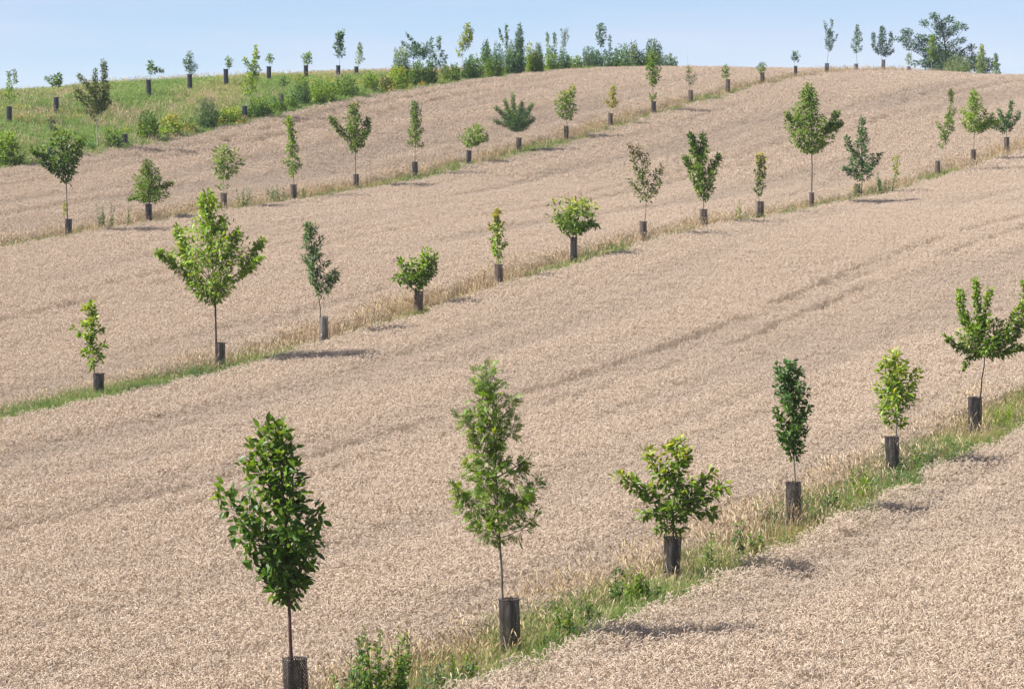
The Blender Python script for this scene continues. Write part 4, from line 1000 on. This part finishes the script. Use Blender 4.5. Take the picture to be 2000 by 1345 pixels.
# ------------------------------------------------------------------ bushes along the edge of the bank and the hedge on the crest
HG = 'shrubs of the hedge along the field edge'
def bush(u, x0, x1, yt, label, pal='mid', tips=None, a=None, form='round', cov=2.6, leaf=(.2, .4), seed=None, extra=(), nl=None, D=None, yb=None):
    aa = a if a else 5.62
    D = D if D else dep(u, aa)
    t = ray(np.array([float(u)]), np.array([300.0]))[0] * D * D1
    gx, gy = t[0], t[1]; _, v0, _ = project(gx, gy, float(H(gx, gy)))
    h = v0 - yt; c = (x0 + x1) / 2; w2 = (x1 - x0) / 2
    sh = {'round': [(1, .30), (.9, .55), (.72, .85), (.5, 1), (.25, .95), (0, .75)],
          'upright': [(1, .38), (.85, .65), (.65, .8), (.4, 1), (.2, .9), (0, .55)],
          'spiky': [(1, .22), (.85, .45), (.6, .75), (.35, 1), (.15, 1), (0, .8)],
          'low': [(1, .45), (.8, .85), (.5, 1), (.2, 1), (0, .9)]}[form]
    rr = np.random.default_rng(int(u * 3 + x0))
    prof = [(v0 - h * q, c - w2 * b * rr.uniform(.75, 1.1), c + w2 * b * rr.uniform(.75, 1.1)) for q, b in sh]
    return plant('shrub', u, D, label, 'shrub', HG, prof=prof, limbs=extra, leaf=leaf, pal=pal, tips=tips, cov=cov * 1.3, nl=nl or max(12, int((x1 - x0) * .55)), multi=True, rt=.018, depth=1.0, seed=seed or int(u), sleeve=.2, droop=.05)
bush(14, -22, 48, 254, 'big rounded green bush at the left edge, at the foot of the bank', 'mid', 'br', a=5.55, cov=2.6, nl=44)
bush(66, 54, 84, 300, 'low reddish-brown weed patch right of the left-edge bush', 'brn', 'gy', a=5.52, form='low', cov=1.2)
bush(222, 202, 242, 250, 'small dark green bush right of the bare pale trunk at the bank foot', 'dk', 'mid', a=5.55)
bush(290, 262, 316, 218, 'round mid-green bush at the bank foot left of centre-left', 'mid', 'dk', a=5.56, cov=2.6, nl=34)
bush(336, 308, 362, 224, 'yellow-green flowering bush between the round bush and the blue-grey feathery bush', 'br', 'gold', a=5.56, cov=2.4, nl=30)
bush(401, 377, 429, 190, 'blue-grey feathery upright bush on the bank edge', 'bg', 'gy', a=5.58, form='upright', cov=2.0, leaf=(.17, .22), nl=40)
bush(452, 424, 478, 208, 'bright green bush with yellowish left side, left of the tall yellow-green tree', 'mid', 'yg', a=5.56, form='low', nl=30)
bush(505, 482, 534, 190, 'dark leafy bush right of the tall yellow-green tree', 'dk', 'mid', a=5.56, form='low', nl=26)
bush(591, 572, 610, 147, 'tall blue-green weedy bush on the bank edge right of the stunted sapling', 'bg', 'mid', a=5.60, form='upright', cov=1.8, leaf=(.18, .26))
bush(630, 600, 658, 156, 'fresh green low bush in the middle of the bank edge', 'br', 'mid', a=5.56, form='low')
bush(672, 645, 702, 150, 'dense bush with a dark right side on the bank edge', 'mid', 'dk', a=5.58, cov=2.6, nl=36)
bush(722, 704, 742, 139, 'green bush left of the gap where the hedge begins', 'mid', 'br', a=5.58)
bush(752, 740, 766, 146, 'small brownish bush in the gap left of the hedge', 'ol', 'brn', a=5.57, form='low')
bush(776, 750, 802, 128, 'bright light green bush at the left end of the hedge', 'br', 'yg', a=5.58, cov=2.4, nl=32)
bush(782, 762, 806, 90, 'tall feathery upright shrub at the left end of the hedge', 'bg', 'pale', a=5.70, form='upright', cov=1.9, leaf=(.2, .24))
plant('shrub', 819, dep(819, 5.72), 'umbrella-shaped shrub with layered horizontal branches in the hedge', 'shrub', HG, trunk=[(820,140),(819,112),(816,90)], prof=[(84,808,828),(92,802,836),(102,800,838),(110,808,832)],
      limbs=[([(818,112),(800,92),(786,84)],4,.2),([(818,108),(806,80),(794,66)],3,-.2),([(819,108),(836,88),(845,76)],4,.1),([(819,110),(838,96),(846,90)],3.5,-.2),([(819,112),(838,102),(846,98)],3.5,.2),([(819,114),(835,110),(846,110)],3.5,0),([(818,114),(800,106),(788,104)],4,.1)], leaf=(.2,.34), pal='bg', tips='fd', cov=1.7, nl=12, rt=.03, seed=819)
bush(816, 796, 834, 118, 'dark low shrub beneath the umbrella-shaped hedge shrub', 'dk', 'mid', a=5.60)
plant('shrub', 857, dep(857, 5.66), 'slender dark-topped sapling with low side arms in the hedge', 'shrub', HG, trunk=[(858,138),(857,110),(858,73)], prof=[(72,855,861),(82,851,862),(92,852,862),(100,855,860)], limbs=[([(858,135),(850,112),(848,105)],4,0),([(859,135),(868,122),(872,110)],3,0),([(858,130),(863,108),(864,100)],3.5,.1)], leaf=(.18,.36), pal='fd', tips='mid', cov=1.9, nl=10, rt=.014, seed=857)
bush(880, 856, 906, 124, 'low green section of hedge left of the tall yellow-green hedge tree', 'mid', 'dk', a=5.58, form='low')
plant('shrub', 901, dep(901, 5.64), 'tall yellow-green hedge tree standing out against the sky', 'shrub', HG, trunk=[(900,138),(905,100),(914,50)], prof=[(46,910,918),(58,904,917),(70,896,916),(82,893,912),(94,890,906),(104,891,903),(112,894,902)], limbs=[([(906,100),(918,75),(923,55)],3,.1,.3),([(904,110),(918,80),(921,70)],4,-.1,.3)], leaf=(.2,.44), pal='yg', tips='yg', cov=2.0, nl=20, asc=1.1, bark='pale', rt=.02, seed=901)
guard(895, dep(895, 5.63), 'under the tall yellow-green hedge tree', 'blue', .95, group=GG_)
bush(926, 906, 946, 107, 'loose bluish twiggy shrub right of the tall yellow-green hedge tree', 'bg', 'mid', a=5.62, form='upright', cov=2.0)
bush(949, 931, 967, 79, 'green pointed hedge shrub with side twigs', 'mid', 'bg', a=5.64, form='spiky', cov=2.4)
bush(973, 958, 988, 82, 'see-through hedge shrub of crossing twigs', 'fd', 'bg', a=5.68, form='upright', cov=1.3, leaf=(.17, .3))
bush(996, 982, 1010, 78, 'rounded dark hedge shrub left of the poplar-like spire', 'mid', 'dk', a=5.62, cov=2.0, extra=[([(994,110),(990,80),(989,50)],2,0,.3),([(990,100),(980,75),(975,58)],1.5,0,.3)])
bush(1014, 1001, 1028, 44, 'tall poplar-like spire of upright shoots, highest in the hedge', 'fd', 'bg', a=5.66, form='spiky', cov=2.4, leaf=(.2, .26), nl=26)
bush(1034, 1024, 1046, 82, 'small yellow-green shrub just right of the poplar-like spire', 'br', 'yg', a=5.60, form='upright', cov=2.2)
bush(1052, 1041, 1062, 84, 'pale clump of straight grassy shoots in the hedge', 'pale', 'gy', a=5.63, form='spiky', cov=2.2, leaf=(.24, .14))
bush(1076, 1059, 1094, 90, 'bright green rounded shrub in the middle of the hedge', 'br', 'dk', a=5.60, cov=2.4, extra=[([(1070,100),(1069,80),(1069,66)],2,0,.2),([(1084,100),(1084,80),(1082,68)],2,0,.2)])
plant('shrub', 1101, dep(1101, 5.64), 'thin see-through sapling with a twiggy top in the hedge', 'shrub', HG, trunk=[(1099,140),(1101,95),(1105,55)], prof=[(56,1096,1110),(66,1094,1112),(76,1096,1111),(84,1094,1106),(96,1091,1105),(106,1094,1104)], leaf=(.15,.36), pal='ol', tips='gy', cov=.9, nl=16, asc=1.0, rt=.014, seed=1101)
bush(1124, 1104, 1142, 108, 'low green shrub in the dip of the hedge', 'mid', 'br', a=5.59, form='low')
bush(1150, 1131, 1168, 91, 'greyish feathery shrub right of the dip in the hedge', 'gy', 'bg', a=5.62, form='upright', cov=2.2, leaf=(.19, .2))
plant('shrub', 1173, dep(1173, 5.64), 'blue-green tree with a tall oval head above the hedge', 'shrub', HG, trunk=[(1174,138),(1174,92),(1173,48)], prof=[(46,1169,1178),(54,1163,1184),(66,1162,1186),(76,1163,1184),(85,1168,1180),(92,1171,1177)], limbs=[([(1174,130),(1168,105),(1166,98)],4,.1),([(1174,128),(1181,108),(1183,100)],4,0)], leaf=(.19,.42), pal='fd', tips='bg', cov=1.8, nl=18, rt=.018, seed=1173)
plant('shrub', 1192, dep(1192, 5.66), 'bare-stemmed thin pole-like sapling in the hedge', 'shrub', HG, trunk=[(1193,138),(1191,100),(1191,70)], prof=[(70,1189,1193),(84,1187,1195),(100,1188,1197),(116,1188,1198)], leaf=(.16,.34), pal='fd', cov=1.0, nl=9, rt=.014, seed=1192)
bush(1214, 1196, 1233, 84, 'dense green hedge shrub left of the twin-peaked one', 'mid', 'bg', a=5.60, cov=2.0, form='upright', nl=30)
bush(1236, 1221, 1251, 80, 'dense hedge shrub with an upright point near the right end', 'mid', 'ol', a=5.62, form='upright', cov=2.0, nl=28)
bush(1276, 1252, 1298, 76, 'tall dense dark green shrub near the right end of the hedge', 'mid', 'fd', a=5.58, form='upright', cov=2.4, nl=44)
bush(1306, 1288, 1325, 106, 'low bluish shrub at the right end of the hedge', 'bg', 'gy', a=5.57, form='low', cov=2.2)

for u_, x0, x1, yt_, lab_, pl_ in [
    (366, 350, 384, 232, 'yellowish weedy clump left of the blue-grey feathery bush', 'yg'),
    (429, 414, 444, 218, 'small green clump just right of the blue-grey feathery bush', 'mid'),
    (478, 464, 492, 214, 'low dark clump round the foot of the tall yellow-green bank tree', 'dk'),
    (540, 524, 560, 190, 'low green clump left of the stunted sapling', 'mid'),
    (568, 556, 580, 180, 'small yellow-green clump right of the stunted sapling', 'br'),
    (126, 104, 150, 292, 'low weedy clump behind the dark vase-shaped tree', 'ol'),
    (172, 156, 188, 276, 'low weedy clump left of the bare pale trunk at the bank foot', 'mid'),
    (840, 826, 856, 114, 'low dark foliage between the umbrella-shaped shrub and the slender dark-topped sapling', 'dk'),
    (915, 900, 934, 112, 'low dark foliage at the foot of the tall yellow-green hedge tree', 'dk'),
    (962, 944, 984, 104, 'low leafy growth at the foot of the see-through hedge shrub', 'mid'),
    (1008, 988, 1026, 98, 'low leafy growth at the foot of the poplar-like spire', 'fd'),
    (1046, 1028, 1066, 101, 'low leafy growth at the foot of the pale straight shoots', 'mid'),
    (1101, 1086, 1116, 100, 'low leafy growth at the foot of the thin see-through sapling', 'dk'),
    (1160, 1140, 1184, 104, 'low leafy growth left of the stem of the oval-headed tree', 'fd'),
    (1192, 1178, 1212, 102, 'low leafy growth at the foot of the pole-like sapling', 'dk'),
    (1252, 1238, 1268, 98, 'low leafy growth left of the tall dense shrub at the hedge end', 'mid')]:
    bush(u_, x0, x1, yt_, lab_, pl_, 'bg', a=5.585, form='low', cov=2.6, nl=26)

# ------------------------------------------------------------------ leafy weeds in the tree strips
WG = 'leafy weeds in the tree strips'
def weed(u, y0, hpx, wpx, a, label, pal='mid', n=7, seed=None, leaf=.14, D=None, tip=None):
    """several upright stems with alternating leaves"""
    D = D if D else dep(u, a)
    P = Plant(u, D, seed or int(u), y0)
    r = P.r; s = P.s
    root = thing('leafy_weed', (P.X, P.Y, P.Z), label, 'weed', WG)
    mb = MB()
    for i in range(n):
        hx = (P.v0 - y0 + hpx) * s * r.uniform(.55, 1.0) if i else (P.v0 - y0 + hpx) * s
        off = r.uniform(-1, 1) * wpx * s * .5; oy = r.normal(0, wpx * s * .22)
        b = np.array([off * .5, oy * .6, 0]); t = np.array([off, oy, hx])
        pa = bez(b, (b + t) / 2 + r.normal(0, .03, 3), t); pa[0, 2] = -.03
        tube(mb, pa, np.linspace(.009, .003, 6), 4)
        P.leaf_along(pa, int(16 + 44 * hx), .045, t0=.08, droop=.1, spread=.55, power=1.05)
    for q in range(3):                                   # leafy skirt at the foot
        a = r.uniform(-1, 1) * wpx * s * .45
        P.leaf_along([np.array([a, 0, 0]), np.array([a * 1.3, r.normal(0, .1), .25])], int(18 * n / 6), .13, t0=0, droop=0, spread=.3)
        P.lt[-1] *= .5
    obj('stem', mb.mesh('stem', [leafmat('ol')]), root)
    pos = np.vstack(P.lp); dr = np.vstack(P.ld); t = np.concatenate(P.lt); n_ = len(pos)
    nrm = np.array([0, -.2, .8]) + r.normal(0, .5, (n_, 3)); nrm = unit(nrm - dr * np.sum(nrm * dr, 1, keepdims=True))
    size = leaf * (1.25 - .75 * t) * r.uniform(.7, 1.2, n_)
    me = merged_leaves('foliage', leaf_base(.34, D < 3), pos, dr, nrm, size, (r.random(n_) < .3).astype(int), [leafmat(pal), leafmat(tip or 'pale')])
    obj('foliage', me, root)
weed(752, 1345, 128, 105, A1 - .015, 'tall many-stemmed green weed at the bottom edge right of the leftmost front-row guard', 'mid', 20, tip='bg')
weed(702, 1345, 70, 48, A1 - .01, 'shorter broad-leaved weed just left of the tall weed at the bottom edge', 'bg', 7)
weed(655, 1345, 34, 50, A1 - .02, 'low weed at the bottom edge nearest the leftmost front-row guard', 'mid', 6)
weed(838, 1345, 50, 60, A1 - .01, 'loose weed with grey-green leaves right of the tall bottom-edge weed', 'gy', 7)
weed(1100, 1262, 78, 38, A1 - .02, 'green dock-like weed right of the torn front-row guard', 'mid', 7, tip='bg')
weed(1200, 1190, 92, 30, A1 + .005, 'thin upright thistle-like weed left of the low walnut-like tree', 'bg', 4, tip='dk')
weed(1242, 1180, 80, 45, A1 - .01, 'bushy weed directly left of the guard filled with dry grass', 'mid', 8, tip='br')
weed(1392, 1100, 62, 34, A1 - .01, 'pale green weed midway between the walnut-like tree and the narrow dark tree', 'pale', 6)
weed(1440, 1075, 60, 26, A1, 'upright weed with pale lower leaves left of the narrow dark front-row tree', 'bg', 5)
weed(1478, 1085, 48, 40, A1 - .015, 'broad clump of weeds at the field edge left of the narrow dark front-row tree', 'br', 7, tip='bg')
weed(1620, 1010, 60, 26, A1, 'tall blue-green weed right of the narrow dark front-row tree', 'bg', 5)
weed(905, 1330, 52, 46, A1 - .012, 'ragged green weed left of the torn front-row guard', 'mid', 9, tip='gy')
weed(1150, 1235, 62, 34, A1 - .015, 'spindly weed between the dock-like weed and the thistle-like weed', 'gy', 6, tip='mid')
weed(1270, 1170, 40, 30, A1 - .02, 'low weed in front of the guard filled with dry grass', 'bg', 6)
weed(1680, 960, 46, 34, A1 - .012, 'yellow-green weed left of the guard with the pale stem', 'br', 6, tip='yg')
weed(1800, 910, 40, 40, A1 - .012, 'broad weed right of the guard with the pale stem', 'mid', 7, tip='br')
weed(1960, 830, 44, 46, A1 - .012, 'weed clump at the right edge below the rightmost front-row tree', 'br', 8, tip='yg')
weed(1727, 386, 50, 48, A2 - .005, 'blue-green clump of weeds right of the wispy blue-green tree', 'bg', 10, leaf=.17, tip='fd')
weed(1705, 390, 28, 22, A2 - .005, 'small weed left of the blue-green clump of weeds', 'bg', 5, leaf=.15)
weed(1672, 388, 30, 14, A2 - .006, 'pale green weed growing round the open brown guard', 'pale', 5, leaf=.15)
weed(1612, 405, 22, 22, A2 - .004, 'low weed right of the tallest second-row tree', 'bg', 5, leaf=.15)
weed(1442, 425, 36, 12, A2, 'thin yellowish weed left of the thin yellowing sapling', 'yg', 3, leaf=.14)
weed(210, 447, 52, 40, A3 - .004, 'wispy grey-green weed cluster right of the dark vase-shaped tree', 'gy', 9, leaf=.15, tip='bg')
weed(247, 440, 38, 14, A3, 'thin weed left of the dense bushy third-row tree', 'gy', 3, leaf=.14)
weed(477, 402, 36, 42, A3 - .004, 'rounded weed clump right of the pale-stemmed walnut-like tree', 'bg', 9, leaf=.16, tip='pale')
weed(543, 395, 34, 48, A3 - .004, 'wide weed clump left of the column-shaped tree', 'bg', 10, leaf=.16, tip='mid')
weed(590, 388, 22, 14, A3 - .004, 'small weed at the foot of the column-shaped tree', 'bg', 4, leaf=.15)
weed(160, 462, 18, 30, A3 - .006, 'low green weed at the foot of the bulging third-row guard', 'mid', 5, leaf=.15)

# ------------------------------------------------------------------ HAZE: the thin summer air between the camera and the crest
def haze():
    x0, x1, y0, y1, z0, z1 = -1000, 1000, -150, 1700, -40, 14
    v = [(x, y, z) for z in (z0, z1) for y in (y0, y1) for x in (x0, x1)]
    f = [(0, 2, 3, 1), (4, 5, 7, 6), (0, 1, 5, 4), (2, 6, 7, 3), (0, 4, 6, 2), (1, 3, 7, 5)]
    me = bpy.data.meshes.new('haze'); me.from_pydata(v, [], f)
    m = bpy.data.materials.new('haze_air'); m.use_nodes = True
    n = m.node_tree.nodes; n.remove(n['Principled BSDF'])
    pv = n.new('ShaderNodeVolumePrincipled'); pv.inputs['Color'].default_value = (.80, .88, 1, 1); pv.inputs['Density'].default_value = HAZE_DENSITY
    m.node_tree.links.new(pv.outputs[0], n['Material Output'].inputs['Volume'])
    me.materials.append(m)
    obj('haze', me, kind='stuff', label='thin bluish summer haze over the far slope', category='haze')
HAZE_DENSITY = .00014
haze()
